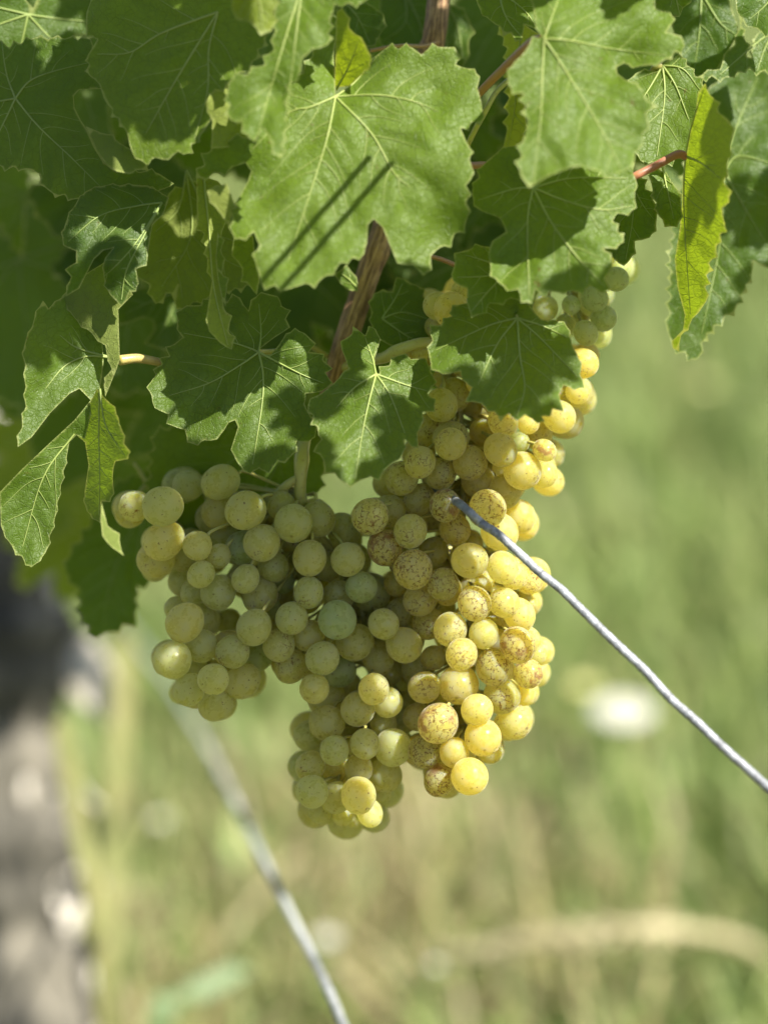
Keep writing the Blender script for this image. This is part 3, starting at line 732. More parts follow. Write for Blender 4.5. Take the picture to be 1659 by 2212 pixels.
# folded hanging leaf on the right
leaf(vine, [dict(pts=C(V3, (1320, 448), (1345, 510), (1390, 600), (1440, 640), (1480, 690), (1455, 780), (1440, 880), (1420, 980), (1450, 1090), (1410, 1120), (1425, 1200), (1380, 1330), (1340, 1420), (1320, 1550), (1340, 1590), (1310, 1650), (1250, 1720), (1190, 1810), (1180, 1900), (1145, 1880),
      (1140, 1840), (1200, 1780, 0), (1210, 1700, 0), (1170, 1550, 0), (1155, 1400, 0), (1180, 1250, 0), (1195, 1100, 0), (1200, 950, 0), (1215, 830, 0), (1240, 700, 0), (1270, 600, 0), (1280, 500)), z=-16, gx=-36, gy=4, under=True)],
     C(V3, (1215, 840))[0], [C(V3, (1205, 1000), (1210, 1250), (1240, 1700)), C(V3, (1300, 880), (1400, 960)), C(V3, (1240, 700), (1310, 480))], tone=0.9, yellow=0.10, seed=17, tooth=34, amp=12, ruffle=0.5,
     petiole=[(1481, 336, -16), (1462, 333, -18), (1420, 355, -24), (1366, 382, -26), (1330, 395, -10), (1300, 400, 10)], red=0.9, pr=1.5, label='yellow-green leaf folded lengthwise, hanging at the right')
# big leaf behind it
leaf(vine, [dict(pts=C(V3, (1350, 460), (1400, 430), (1560, 365), (1720, 390), (1780, 400, 0), (1780, 1480, 0), (1655, 1445), (1580, 1408), (1570, 1480), (1490, 1650), (1370, 1760), (1300, 1850), (1310, 1900), (1275, 1940), (1140, 1870), (1115, 1780), (1135, 1600), (1130, 1400), (1160, 1200), (1200, 1000), (1250, 700)),
      z=40, gx=1, gy=-3, cup=3)],
     C(V3, (1420, 920))[0], [C(V3, (1520, 1100), (1640, 1300)), C(V3, (1500, 840), (1680, 880)), C(V3, (1480, 700), (1600, 420)), C(V3, (1400, 1300), (1300, 1800))], tone=0.25, seed=18, tooth=30, amp=13, label='large leaf at the right edge, half in shade, behind the folded leaf')
leaf(vine, [dict(pts=C(V3, (900, 430), (945, 392), (1040, 378), (1080, 340, 0), (1110, 330, 0), (1180, 290), (1310, 460), (1290, 600), (1240, 800), (1100, 885), (970, 865), (940, 700), (990, 600)), z=6, gx=-2, gy=-7)],
     C(V3, (1090, 350))[0], [C(V3, (1160, 460), (1230, 640)), C(V3, (1100, 520), (1060, 840)), C(V3, (1020, 470), (960, 560)), C(V3, (1200, 370), (1290, 480))], tone=0.65, seed=19, tooth=34, petiole=[(1431, 140, 6), (1415, 145, 8), (1400, 180, 30)], red=0.1, pr=1.5,
     label='sunlit leaf between the front right leaf and the folded leaf')
leaf(vine, [dict(pts=C(V3, (1140, 60), (1180, -60, 0), (1430, -60, 0), (1500, 150), (1480, 210), (1430, 290), (1400, 350), (1280, 412), (1180, 280), (1150, 170)), z=30, gx=-1, gy=-3)], C(V3, (1300, -40))[0], [C(V3, (1290, 150), (1260, 380)), C(V3, (1400, 120), (1480, 180))], tone=0.15, seed=20)
leaf(vine, [dict(pts=C(V3, (1500, 70), (1510, 150), (1480, 190), (1480, 240), (1420, 290), (1400, 370), (1280, 412), (1430, 415), (1560, 365), (1720, 400), (1780, 200, 0), (1720, 100, 0), (1600, 180), (1570, 310), (1540, 300), (1530, 200)), z=24, gy=-9)],
     C(V3, (1700, 150))[0], [C(V3, (1560, 260), (1400, 400)), C(V3, (1600, 380))], tone=0.35, seed=21, tooth=34)
leaf(vine, [dict(pts=C(V3, (1480, -40, 0), (1490, 60), (1540, 140), (1600, 150), (1700, 180), (1780, 150, 0), (1780, -60, 0)), z=6, gy=-6)], C(V3, (1700, -40))[0], [C(V3, (1560, 100))], tone=0.2, seed=22)
leaf(vine, [dict(pts=C(V3, (1050, -60, 0), (1050, 60), (1100, 80), (1180, 88), (1200, 40), (1245, 10), (1250, -60, 0)), z=-6, gy=-5)], C(V3, (1150, -60))[0], [C(V3, (1180, 70))], tone=0.7, seed=23)
leaf(vine, [dict(pts=C(V3, (70, -60, 0), (90, 20), (150, 100), (210, 140), (330, 218), (345, 130), (405, 152), (450, 60, 0), (420, -60, 0)), z=-12, gx=-2, gy=-9)], C(V3, (200, -60))[0], [C(V3, (240, 80), (330, 200)), C(V3, (340, 50), (400, 130))], tone=0.75, seed=24, label='pale green leaf tip left of the front right leaf at the top')
leaf(vine, [dict(pts=C(V3, (205, 140), (250, 260), (262, 440), (250, 700, 0), (212, 870), (250, 880), (330, 790), (352, 650, 0), (345, 480, 0), (400, 250, 0), (420, 180, 0), (330, 120, 0)), z=4, gx=-30, gy=4, under=True)],
     C(V3, (330, 150))[0], [C(V3, (300, 400), (290, 600), (240, 840))], tone=1.0, yellow=0.55, seed=25, label='narrow backlit yellow-green leaf beside the red leaf stalk')
leaf(vine, [dict(pts=C(V3, (1010, 940), (1110, 928), (1155, 1000), (1190, 1100), (1170, 1225), (1070, 1165), (1035, 1020)), z=-4, gx=2, gy=-8)], C(V3, (1090, 900))[0], [C(V3, (1110, 1000), (1150, 1180))], tone=0.7, seed=26, tooth=34)
leaf(vine, [dict(pts=C(V3, (900, 900, 0), (960, 950), (1040, 1080), (1058, 1180), (1020, 1282), (940, 1300), (915, 1400), (880, 1435), (830, 1400), (770, 1340), (760, 1100, 0)), z=2, gx=-1, gy=-6)], C(V3, (900, 950))[0], [C(V3, (930, 1150), (890, 1400)), C(V3, (980, 1100), (1040, 1180))], tone=0.3, seed=27, tooth=34, blister=2.0,
     label='dark wrinkled leaf above the small green grapes')
# leaves seen between and behind, around the cane
leaf(vine, [dict(pts=C(V2, (770, 470, 0), (780, 60, 0), (810, 40), (850, 150), (915, 200), (955, 280), (970, 310), (920, 400, 0), (850, 460, 0)), z=-24, gx=-24, gy=10, under=True)], C(V2, (780, 480))[0], [C(V2, (850, 350), (900, 220))], tone=0.95, yellow=0.3, seed=28, label='backlit leaf just above the heart of the large middle leaf')
leaf(vine, [dict(pts=C(V2, (790, 20), (860, 0), (960, 20), (1035, 75), (1020, 180), (930, 260), (860, 200), (800, 120)), z=30, gy=-3)], C(V2, (830, 10))[0], [C(V2, (900, 100), (960, 230))], tone=0.2, seed=29)
leaf(vine, [dict(pts=C(V2, (1020, -60, 0), (1010, 60), (1040, 130), (1010, 230), (1150, 250), (1290, 260), (1290, -60, 0)), z=55, gy=-2)], C(V2, (1150, -60))[0], [C(V2, (1150, 120), (1030, 220)), C(V2, (1220, 100), (1270, 240))], tone=0.1, seed=30)
leaf(vine, [dict(pts=C(V2, (1390, 20, 0), (1470, 40), (1500, 110), (1495, 220), (1500, 290), (1460, 360), (1380, 300, 0), (1370, 180, 0)), z=48, gx=3, gy=-5)], C(V2, (1390, 40))[0], [C(V2, (1440, 160), (1460, 320))], tone=0.2, seed=31)
# leaf right of the cane with slivers of sun
leaf(vine, [dict(pts=C(V6, (1240, 210), (1330, 200), (1350, 130), (1390, 140), (1450, 170), (1520, 280), (1545, 370), (1500, 430), (1400, 470), (1320, 460), (1240, 390), (1230, 300)), z=16, gx=3, gy=-6)], C(V6, (1280, 330))[0], [C(V6, (1380, 300), (1500, 330)), C(V6, (1340, 240), (1380, 160)), C(V6, (1380, 400), (1450, 440))],
     tone=0.3, seed=32, tooth=34, label='grey-green leaf right of the cane with slivers of sunlight')
leaf(vine, [dict(pts=C(V6, (1020, 90), (1060, 110), (1110, 70), (1160, 130), (1165, 200), (1110, 190), (1060, 130)), z=22, gy=-9)], C(V6, (1160, 180))[0], [C(V6, (1080, 110))], tone=0.5, seed=33, tooth=16)
# dark leaves behind the left bunch
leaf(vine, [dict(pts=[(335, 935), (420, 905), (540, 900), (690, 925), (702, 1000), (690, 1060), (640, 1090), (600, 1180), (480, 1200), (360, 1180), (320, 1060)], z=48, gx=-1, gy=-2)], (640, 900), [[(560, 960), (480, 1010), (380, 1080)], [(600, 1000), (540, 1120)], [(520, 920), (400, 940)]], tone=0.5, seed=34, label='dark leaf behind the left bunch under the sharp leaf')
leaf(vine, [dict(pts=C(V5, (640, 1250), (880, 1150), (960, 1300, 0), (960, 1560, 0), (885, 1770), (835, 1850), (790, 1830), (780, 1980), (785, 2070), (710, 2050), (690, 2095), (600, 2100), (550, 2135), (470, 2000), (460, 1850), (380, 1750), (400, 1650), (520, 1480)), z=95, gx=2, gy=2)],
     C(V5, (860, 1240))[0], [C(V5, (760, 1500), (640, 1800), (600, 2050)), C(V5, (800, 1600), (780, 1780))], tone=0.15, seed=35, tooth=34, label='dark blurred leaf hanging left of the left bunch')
leaf(vine, [dict(pts=C(V4, (740, 900), (860, 830), (1000, 820), (1120, 900), (1130, 1100), (1080, 1190), (970, 1200), (885, 1170), (950, 1090, 0), (945, 1030, 0), (890, 1010, 0), (740, 1060), (700, 1000)), z=60)], C(V4, (1100, 850))[0], [C(V4, (960, 900), (780, 980)), C(V4, (1050, 1000), (950, 1180))], tone=0.1, seed=36)

# whole leaves further back in the shade of the row
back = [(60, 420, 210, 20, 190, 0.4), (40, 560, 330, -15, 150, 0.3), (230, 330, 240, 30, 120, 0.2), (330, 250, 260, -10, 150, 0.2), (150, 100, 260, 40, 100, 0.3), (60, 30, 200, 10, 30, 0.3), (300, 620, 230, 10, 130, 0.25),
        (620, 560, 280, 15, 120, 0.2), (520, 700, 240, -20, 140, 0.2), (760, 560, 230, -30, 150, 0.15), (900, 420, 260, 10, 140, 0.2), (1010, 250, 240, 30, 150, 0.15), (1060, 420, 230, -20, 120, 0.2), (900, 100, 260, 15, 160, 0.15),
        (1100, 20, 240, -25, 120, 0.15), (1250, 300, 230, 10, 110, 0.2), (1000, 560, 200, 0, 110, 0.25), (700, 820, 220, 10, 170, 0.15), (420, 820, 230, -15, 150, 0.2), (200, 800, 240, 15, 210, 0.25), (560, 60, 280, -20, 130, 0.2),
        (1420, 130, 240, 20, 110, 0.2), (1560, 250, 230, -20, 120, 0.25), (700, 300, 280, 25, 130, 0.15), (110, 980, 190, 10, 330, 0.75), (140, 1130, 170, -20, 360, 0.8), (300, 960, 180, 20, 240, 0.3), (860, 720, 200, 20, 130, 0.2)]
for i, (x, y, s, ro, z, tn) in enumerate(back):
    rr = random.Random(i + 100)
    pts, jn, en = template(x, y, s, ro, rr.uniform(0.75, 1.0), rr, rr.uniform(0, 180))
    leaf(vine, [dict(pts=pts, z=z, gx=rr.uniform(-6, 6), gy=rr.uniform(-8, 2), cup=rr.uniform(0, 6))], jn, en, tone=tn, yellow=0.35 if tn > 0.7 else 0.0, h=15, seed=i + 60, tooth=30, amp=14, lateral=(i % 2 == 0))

# other leaf stalks and tendrils between the leaves
b = MB(); b.tube(spline([P(1008, 316, 10), P(1030, 272, 6), P(1048, 240, 4), P(1070, 200, 6), P(1098, 172, 8)], 8), 0.0011, 8)
o = b.build('tendril', M_PET, vine); o['red'] = 0.0
b = MB(); b.tube(spline([P(800, 108, 20), P(860, 98, 18), P(915, 98, 26), P(950, 88, 34)], 8), 0.0008, 8)
o = b.build('tendril', M_PET, vine); o['red'] = 0.6
b = MB(); b.tube(spline([P(925, 552, 10), P(955, 560, 14), P(990, 575, 20)], 8), 0.0009, 8)
o = b.build('tendril', M_PET, vine); o['red'] = 0.7
b = MB()
for pts in ([(290, 1000, 70), (315, 1040, 70), (330, 1070, 66)], [(330, 1000, 74), (328, 1060, 68), (325, 1090, 60)], [(325, 1035, 70), (300, 1065, 66)], [(328, 1040, 70), (350, 1065, 60)]):
    b.tube(spline([P(*p) for p in pts], 6), 0.0008, 6)
o = b.build('tendril', M_PET, vine); o['red'] = 0.0

# ------------------------------------------------------------------ unseen leaves added above and before the frame to cast shade
def overhead(targets):
    """unseen leaves added as shadow casters: each stands toward the sun from what it shades"""
    V, F = [], []; UV = []
    for i, (x, y, mm, s, t, ro) in enumerate(targets):
        rr = random.Random(i + 500)
        pts, jn, en = template(0, 0, s, ro, 1.0, rr)
        poly = serrate(pts, 30 * s / 200, 9 * s / 200, rr)
        g = np.stack(np.meshgrid(np.arange(-s * 1.2, s * 1.2, 24), np.arange(-s * 1.2, s * 1.2, 24)), -1).reshape(-1, 2)
        g = g[inside(poly, g)]
        r = delaunay_2d_cdt([Vector(p) for p in poly] + [Vector(p) for p in g], [], [list(range(len(poly)))], 1, 1e-4)
        c = P(x, y, mm) + SUN * t
        # the blade faces the sun, loosely
        w = (SUN + Vector((rr.uniform(-.3, .3), rr.uniform(-.3, .3), rr.uniform(-.1, .3)))).normalized()
        u = (RX - w * RX.dot(w)).normalized(); v = w.cross(u)
        b0 = len(V)
        for q in r[0]:
            k = q.length / s
            V.append(c + u * (q.x * PX) - v * (q.y * PX) - w * (0.010 * k * k) + w * 0.003 * math.sin(q.x / 30 + i))
            UV.append((q.x * PX * 100 + i * 3, q.y * PX * 100))
        for f in r[2]:
            a, bb, cc = (V[b0 + k] for k in f)
            F.append(tuple(b0 + k for k in (f if (bb - a).cross(cc - a).dot(w) > 0 else f[::-1])))
    me = mesh('shade_caster', V, F)
    uvl = me.uv_layers.new(name='UVMap'); li = np.zeros(len(me.loops), int); me.loops.foreach_get('vertex_index', li)
    uvl.data.foreach_set('uv', np.array(UV, np.float32)[li].ravel())
    o = link('shade_caster', me, M_LEAF, vine); o['kind'] = 'stuff'; o['tone'] = 0.5; o['yellow'] = 0.0
shade = []
SHADE_CASTERS = [  # x, y, depth of what is shaded, size, metres toward the sun, turn
    (285, 1090, 0, 95, .46, 0), (380, 1190, 0, 200, .46, 10), (560, 1320, 0, 230, .50, -20), (760, 1330, 0, 210, .50, 25), (480, 1560, 0, 200, .54, 40), (650, 1610, 0, 190, .56, 0), (690, 1900, 0, 170, .62, -30), (640, 1820, 0, 190, .6, 20),
    (900, 1180, 0, 170, .47, 15), (880, 1040, 0, 130, .45, -20),
    (100, 120, 0, 240, .22, 0), (330, 60, -40, 220, .2, 20), (40, 420, 0, 170, .3, 30), (70, 720, 0, 150, .35, 15),
    (60, 1250, 850, 420, .9, 30), (1290, 640, 14, 110, .35, 0), (1130, 800, -24, 105, .36, 0), (850, 940, -20, 95, .36, 20), (640, 900, -8, 95, .36, -15),
    (1670, 640, 36, 120, .36, 10), (1640, 400, 36, 110, .3, -20), (20, 1480, 850, 300, .95, 15),
]
SHADE_CASTERS += [(x, y, 130, 180, .42, (x + y) % 90 - 45) for x in range(-40, 1200, 230) for y in range(-40, 900, 230) if x + y < 1560]
SHADE_CASTERS += [(x, y, 230, 175, .52, (2 * x + y) % 90 - 45) for x in range(-100, 1100, 220) for y in range(-100, 800, 220)]
overhead(SHADE_CASTERS)
# two thin unseen rods added overhead to stripe the middle leaf with shadow
b = MB()
for (a0, a1, t0, t1) in (((835, 285, -55), (560, 600, -70), .14, .20), ((885, 295, -55), (600, 625, -70), .145, .205)):
    b.tube(spline([P(*a0) + SUN * t0, P(*a1) + SUN * t1], 4), 0.0012, 8)
o = b.build('shadow_rod', M_PET, vine); o['red'] = 0.3

# ------------------------------------------------------------------ grapes
def uv_sphere(seg=28, rings=18, kz=1.0, seed=0):
    rr = np.random.default_rng(seed); ph = rr.uniform(0, 6.28, 4)
    v = [(0, 0, kz)]
    for i in range(1, rings):
        a = math.pi * i / rings
        for k in range(seg):
            b_ = 2 * math.pi * k / seg
            r = 1 + 0.018 * math.sin(2 * b_ + ph[0]) * math.sin(a) + 0.014 * math.sin(3 * a + ph[1]) + 0.01 * math.sin(b_ + 2 * a + ph[2])
            v.append((r * math.sin(a) * math.cos(b_), r * math.sin(a) * math.sin(b_), r * kz * math.cos(a)))
    v.append((0, 0, -kz)); f = []
    for k in range(seg): f.append((0, 1 + k, 1 + (k + 1) % seg))
    for i in range(rings - 2):
        for k in range(seg):
            a = 1 + i * seg + k; b_ = 1 + i * seg + (k + 1) % seg
            f.append((a, a + seg, b_ + seg, b_))
    e = len(v) - 1; s = 1 + (rings - 2) * seg
    for k in range(seg): f.append((e, s + (k + 1) % seg, s + k))
    me = mesh('grape', v, f); me.materials.append(M_GRAPE); return me
GRAPES = [uv_sphere(kz=k, seed=i) for i, k in enumerate((1.0, 1.03, 0.98, 1.05))]

def S(f, *rows): return [(f[0] + r[0] * f[2], f[1] + r[1] * f[2], r[2] * f[2]) + tuple(r[3:]) for r in rows]
LEFT = S(VL, (125, 398, 98, 1, 2), (293, 400, 120, 0), (450, 272, 95, 2), (650, 250, 112, 1), (640, 432, 108, 1), (805, 425, 118, 0), (1025, 395, 88, 1), (1100, 503, 120, 0), (1250, 478, 110, 1),
         (300, 612, 121, 0), (508, 643, 92, 0), (250, 728, 112, 1), (640, 706, 77, 0), (680, 590, 90, 2), (780, 655, 102, 1, 1), (905, 625, 113, 0), (1200, 720, 109, 0), (977, 775, 98, 1), (530, 820, 86, 0),
         (635, 932, 105, 0), (805, 847, 84, 0), (895, 950, 105, 1), (430, 715, 85, 2), (420, 860, 95, 2), (490, 925, 85, 1), (1035, 870, 72, 2, 1), (1195, 932, 98, 0), (1380, 950, 95, 1), (1435, 727, 109, 0),
         (1405, 545, 108, 2), (1520, 898, 100, 0, 1), (1310, 770, 90, 2), (1580, 930, 115, 2), (1370, 1100, 116, 0, 1), (1090, 1090, 98, 0), (970, 1040, 62, 2, 1), (1040, 960, 72, 3), (858, 1147, 113, 0), (430, 1118, 120, 0),
         (385, 1035, 80, 2), (1195, 1198, 103, 0), (1012, 1258, 99, 0, 2), (1480, 1240, 117, 1), (1655, 1125, 98, 0), (530, 1262, 100, 0), (355, 1348, 118, 0), (725, 1297, 103, 0), (885, 1330, 88, 2, 1), (1280, 1338, 106, 0),
         (1085, 1390, 107, 1, 2), (605, 1468, 102, -1), (785, 1480, 106, 1), (460, 1533, 93, 0), (620, 1625, 105, 1), (1385, 1415, 105, 2, 1), (1230, 1525, 95, 0), (1345, 1560, 100, 2), (490, 1400, 80, 2), (580, 1100, 72, 3), (700, 1110, 85, 3),
         (1200, 860, 80, 3), (1120, 690, 80, 3), (1450, 1000, 90, 3), (1560, 1080, 90, 3), (1300, 1230, 90, 3), (1150, 1290, 80, 3), (950, 1180, 80, 3), (1080, 560, 80, 3))
LEFT += S(VB, (730, 165, 97, 0), (588, 235, 92, 1), (568, 405, 85, 0), (480, 515, 92, 0), (315, 588, 97, 1), (640, 300, 88, 2), (642, 475, 80, 1), (310, 450, 105, 2), (218, 655, 80, 2), (355, 735, 82, 0), (520, 700, 83, 0), (618, 585, 76, 1), (225, 820, 80, 1),
          (485, 835, 80, 1), (360, 830, 75, 2), (670, 720, 100, 1), (235, 958, 88, 0), (365, 990, 88, 1), (485, 980, 98, 0), (630, 870, 95, 1), (280, 1065, 68, 2), (400, 1085, 60, 2), (458, 1095, 52, 2), (545, 1075, 72, 1), (718, 560, 85, 2), (745, 475, 62, 3),
          (765, 300, 78, 3), (600, 960, 62, 2), (430, 600, 80, 3), (300, 740, 85, 3), (450, 900, 80, 3), (560, 800, 80, 3), (560, 500, 85, 3), (420, 400, 90, 3), (690, 390, 75, 3))
RIGHT = S(VB, (980, 80, 90, 0, 2), (1160, 105, 85, 0), (1040, 217, 90, -1, 3), (1342, 165, 98, 0, 4), (1217, 285, 106, 0, 3), (1400, 320, 82, 1, 4), (1445, 215, 55, 2), (890, 235, 72, 2, 2), (842, 395, 86, 1, 2), (1025, 380, 108, 1, 2), (1258, 440, 102, 1, 2), (1380, 435, 62, 2), (800, 555, 76, 2, 2),
          (915, 588, 112, 0, 4), (1125, 513, 85, 0), (1325, 580, 97, 1, 2), (1155, 663, 101, 0, 2), (842, 740, 92, 1, 3), (1003, 747, 81, 0), (1195, 735, 72, 2, 2), (925, 895, 90, 1, 4), (1085, 875, 100, 0), (1050, 560, 80, 3), (1040, 650, 80, 3), (1260, 320, 80, 3), (1100, 760, 80, 3), (900, 480, 80, 3))
RIGHT += S(VR, (537, 150, 116, 0, 2), (405, 265, 122, 1, 2), (680, 230, 117, 1, 2), (755, 15, 118, 0), (893, 150, 130, 0, 2), (1000, 270, 130, 2, 2), (1115, 60, 120, 0), (1270, 207, 138, 0), (1435, 235, 95, 1), (1145, 358, 118, 1), (1025, 478, 132, 0, 3), (530, 420, 117, 1, 2),
           (718, 460, 116, 0, 4), (1250, 540, 118, 1), (1300, 610, 90, 2), (1110, 650, 138, 1), (178, 537, 134, 0, 3), (283, 765, 132, 0, 4), (468, 645, 120, 0), (785, 630, 120, 1, 2), (630, 800, 112, 2), (892, 855, 132, 0), (487, 920, 143, 0, 3), (700, 1025, 118, 0, 3),
           (1130, 905, 116, 0, 2), (1205, 965, 105, 1, 2), (1320, 1005, 100, 1, 3), (370, 1020, 92, 2), (535, 1140, 122, 1, 2), (930, 1070, 120, 2), (928, 1168, 124, 0, 3), (1140, 1160, 113, 0, 2), (1250, 1245, 118, 1), (595, 1310, 116, 1, 2), (400, 1230, 105, 2), (750, 760, 95, 3), (300, 300, 110, 3),
           (340, 460, 110, 3), (900, 730, 95, 3), (1290, 1120, 50, 2), (1330, 1170, 55, 3), (1010, 1000, 80, 3), (700, 1200, 100, 3), (1050, 1320, 90, 3), (850, 350, 90, 3), (620, 560, 90, 3), (400, 850, 90, 3), (1150, 1010, 90, 3), (850, 960, 90, 3), (1180, 480, 90, 3))
RIGHT += S(VU, (330, 345, 92, 1), (415, 372, 112, 0), (475, 245, 62, 1), (230, 630, 62, 1), (352, 958, 103, 1), (430, 895, 108, 2), (290, 1115, 108, 1), (412, 1165, 115, 1), (735, 1060, 92, 1), (835, 1185, 66, 1, 1), (890, 1070, 68, 1), (945, 1140, 92, 2), (1080, 1030, 102, 1), (1100, 900, 70, 1),
           (1195, 880, 77, 1), (1222, 700, 96, 1), (540, 960, 70, 2), (370, 790, 70, 3), (990, 1238, 72, 0, 5), (970, 1310, 55, 1), (700, 950, 90, 2), (850, 900, 90, 2), (1000, 850, 90, 2), (1100, 780, 80, 2), (600, 830, 90, 2), (500, 700, 90, 2), (420, 600, 90, 2), (800, 1000, 80, 3), (620, 1130, 90, 2), (330, 480, 80, 2))
RIGHT.append((1098, 1014, 36, 0))
SMALL = S(VU, (1430, 180, 78, 0), (1300, 300, 86, 0, 1), (1155, 340, 58, 0), (995, 362, 80, 1), (1355, 422, 80, 0), (1115, 460, 60, 1), (1245, 512, 79, 0), (1392, 40, 50, 1), (1310, 520, 60, 2), (1455, 105, 60, 2), (1220, 400, 60, 2), (1180, 250, 60, 2))

def bunch(name, label, rows, base_z, top, axis, green, russet, seed, fill=0, stem_pts=None, layer=11.0):
    rr = random.Random(seed)
    root = thing(name, label, 'grapes', P(*top), None)
    G = []
    for r in rows:
        x, y, rad, lay = r[:4]; typ = r[4] if len(r) > 4 else 0
        G.append([x, y, rad, base_z + lay * layer, typ])
    # keep neighbours apart in depth only, so the outline stays
    def xyz(g): d = (FOC + g[3] / 1000); return np.array([(g[0] - 829.5) * PX * d, (g[1] - 1106) * PX * d, g[3] / 1000])
    for it in range(60):
        moved = False
        pos = [xyz(g) for g in G]; R = [g[2] * PX * (FOC + g[3] / 1000) for g in G]
        for i in range(len(G)):
            for k in range(i + 1, len(G)):
                d = pos[i] - pos[k]; D = np.linalg.norm(d); m = (R[i] + R[k]) * 0.95
                if D < m:
                    flat = d[0] ** 2 + d[1] ** 2
                    need = math.sqrt(max(m * m - flat, 0)) - abs(d[2])
                    if need <= 0: continue
                    a, c = (i, k) if G[i][3] > G[k][3] else (k, i)
                    G[a][3] += need * 1000 * 0.40; G[c][3] -= need * 1000 * 0.06; moved = True
        if not moved: break
    pos = [xyz(g) for g in G]; R = [g[2] * PX * (FOC + g[3] / 1000) for g in G]
    n0 = len(G); tries = 0
    while fill > 0 and tries < 20000:
        tries += 1
        g = G[rr.randrange(n0)]; a = rr.uniform(0, 6.28); q = rr.random() ** 0.5 * g[2] * 0.55
        c = [g[0] + q * math.cos(a), g[1] + q * math.sin(a), rr.uniform(29, 41), base_z + rr.uniform(14, 52), 0]
        if not any((c[0] - h[0]) ** 2 + (c[1] - h[1]) ** 2 < (h[2] * 0.75) ** 2 for h in G[:n0]): continue
        p = xyz(c); rad = c[2] * PX * 1.03
        if all(np.linalg.norm(p - pos[k]) > (rad + R[k]) * 0.89 for k in range(len(G))):
            G.append(c); pos.append(p); R.append(rad); fill -= 1
    sb = MB(); ax = [Vector(P(*p)) for p in axis]; axs = spline(ax, 10)
    sb.tube(axs, [0.0019 - 0.0011 * i / len(axs) for i in range(len(axs))], 8, ridge=0.1)
    for i, (x, y, rad, mm, typ) in enumerate(G):
        c = P(x, y, mm); r = rad * PX * (FOC + mm / 1000)
        near = min(axs, key=lambda q: (q - c - Vector((0, 0, 0.012))).length)
        o = bpy.data.objects.new('grape', GRAPES[rr.randrange(4)]); COL.objects.link(o); o.parent = root
        inw = (near - c + FW * 0.010 + Vector((0, 0, 0.012)) + Vector((rr.uniform(-1, 1), rr.uniform(-1, 1), rr.uniform(-1, 1))) * 0.006).normalized()
        qt = inw.to_track_quat('Z', 'Y')
        o.rotation_euler = (qt.to_matrix() @ Matrix.Rotation(rr.uniform(0, 6.28), 3, 'Z')).to_euler()
        o.scale = (r * rr.uniform(.95, 1.04), r * rr.uniform(.95, 1.04), r * rr.uniform(.98, 1.10)); o.location = c - Vector(root.location)
        o['green'] = min(1.0, max(0.0, green + rr.uniform(-0.18, 0.18) + (0.5 if typ == 1 else 0)))
        o['russet'] = {0: russet * rr.uniform(0.3, 1), 1: 0.2, 2: 0.62, 3: 0.90, 4: 1.0, 5: 0.4}[typ]
        o['blush'] = {0: 0.0, 1: 0.0, 2: 0.25, 3: 0.75, 4: 1.0, 5: 1.0}[typ]
        p0 = c + inw * r * 0.97; p1 = p0 + inw * 0.004
        if (near - c).length < 0.05:
            sb.tube(spline([p0, p1, p1.lerp(near, 0.5) + FW * 0.007, near], 4), [0.0011, 0.0008, 0.0007] + [0.0007] * 9 + [0.0008], 6, cap=False)
    for pts, r0 in (stem_pts or []):
        sp = spline([P(*p) for p in pts], 10)
        sb.tube(sp, [r0 * (1 + 0.25 * math.exp(-((k / len(sp) - 0.5) / 0.08) ** 2)) for k in range(len(sp))], 12, ridge=0.04)
    st = sb.build('stem', M_PET, root); st['red'] = 0.05
    return root

bunch('grape_bunch', 'broad shaded bunch of green-yellow grapes with two lobes on the left', LEFT, 0, (650, 1060, 10),
      [(650, 1070, 14), (690, 1150, 22), (760, 1260, 28), (800, 1400, 28), (810, 1540, 26), (780, 1640, 24), (750, 1700, 24)], 0.50, 0.46, 3, 110,
      [([(700, 900, 45), (668, 925, 30), (655, 965, 16), (650, 1020, 12), (648, 1070, 14), (650, 1110, 18)], 0.0024), ([(650, 1030, 12), (615, 1052, 14), (585, 1090, 20), (540, 1180, 26), (470, 1300, 28), (440, 1450, 26)], 0.0018)])
bunch('grape_bunch', 'long golden speckled bunch lit by the sun on the right', RIGHT, -6, (960, 760, 10),
      [(940, 745, 14), (985, 850, 22), (1000, 1000, 24), (1000, 1200, 22), (1020, 1400, 20), (1010, 1600, 18), (990, 1660, 16)], 0.18, 0.62, 5, 110,
      [([(720, 800, 40), (790, 780, 20), (830, 772, 6), (870, 752, 0), (915, 740, 2), (960, 745, 14)], 0.0022)])
bunch('grape_bunch', 'small cluster of unripe green grapes under the wrinkled leaf at the upper right', SMALL, 10, (1260, 600, 20),
      [(1230, 600, 26), (1260, 660, 28), (1270, 720, 30)], 1.0, 0.15, 7, 6)

# ------------------------------------------------------------------ wires
def wire(label, pts, r, seed, mat):
    rr = random.Random(seed)
    sp = spline([P(*p) for p in pts], 24)
    sp = [p + Vector((rr.uniform(-1, 1), rr.uniform(-1, 1), rr.uniform(-1, 1))) * r * 0.05 for p in sp]
    b = MB(); b.tube(sp, [r * (1 + rr.uniform(-.05, .05)) for _ in sp], 12)
    o = b.build('trellis_wire', mat); o['label'] = label; o['category'] = 'wire'; o['group'] = 'galvanised trellis wires'
    return o
wire('grey galvanised wire crossing sharply from the right bunch to the right edge', [(920, 1040, 40), (995, 1090, -18), (1040, 1130, -24), (1075, 1153, -25), (1120, 1194, -26), (1165, 1236, -28), (1212, 1274, -30), (1270, 1331, -34), (1330, 1390, -38), (1392, 1448, -42), (1450, 1511, -46), (1505, 1560, -51), (1560, 1613, -56), (1659, 1702, -64), (1900, 1925, -90)], 0.00170, 2, M_WIRE)
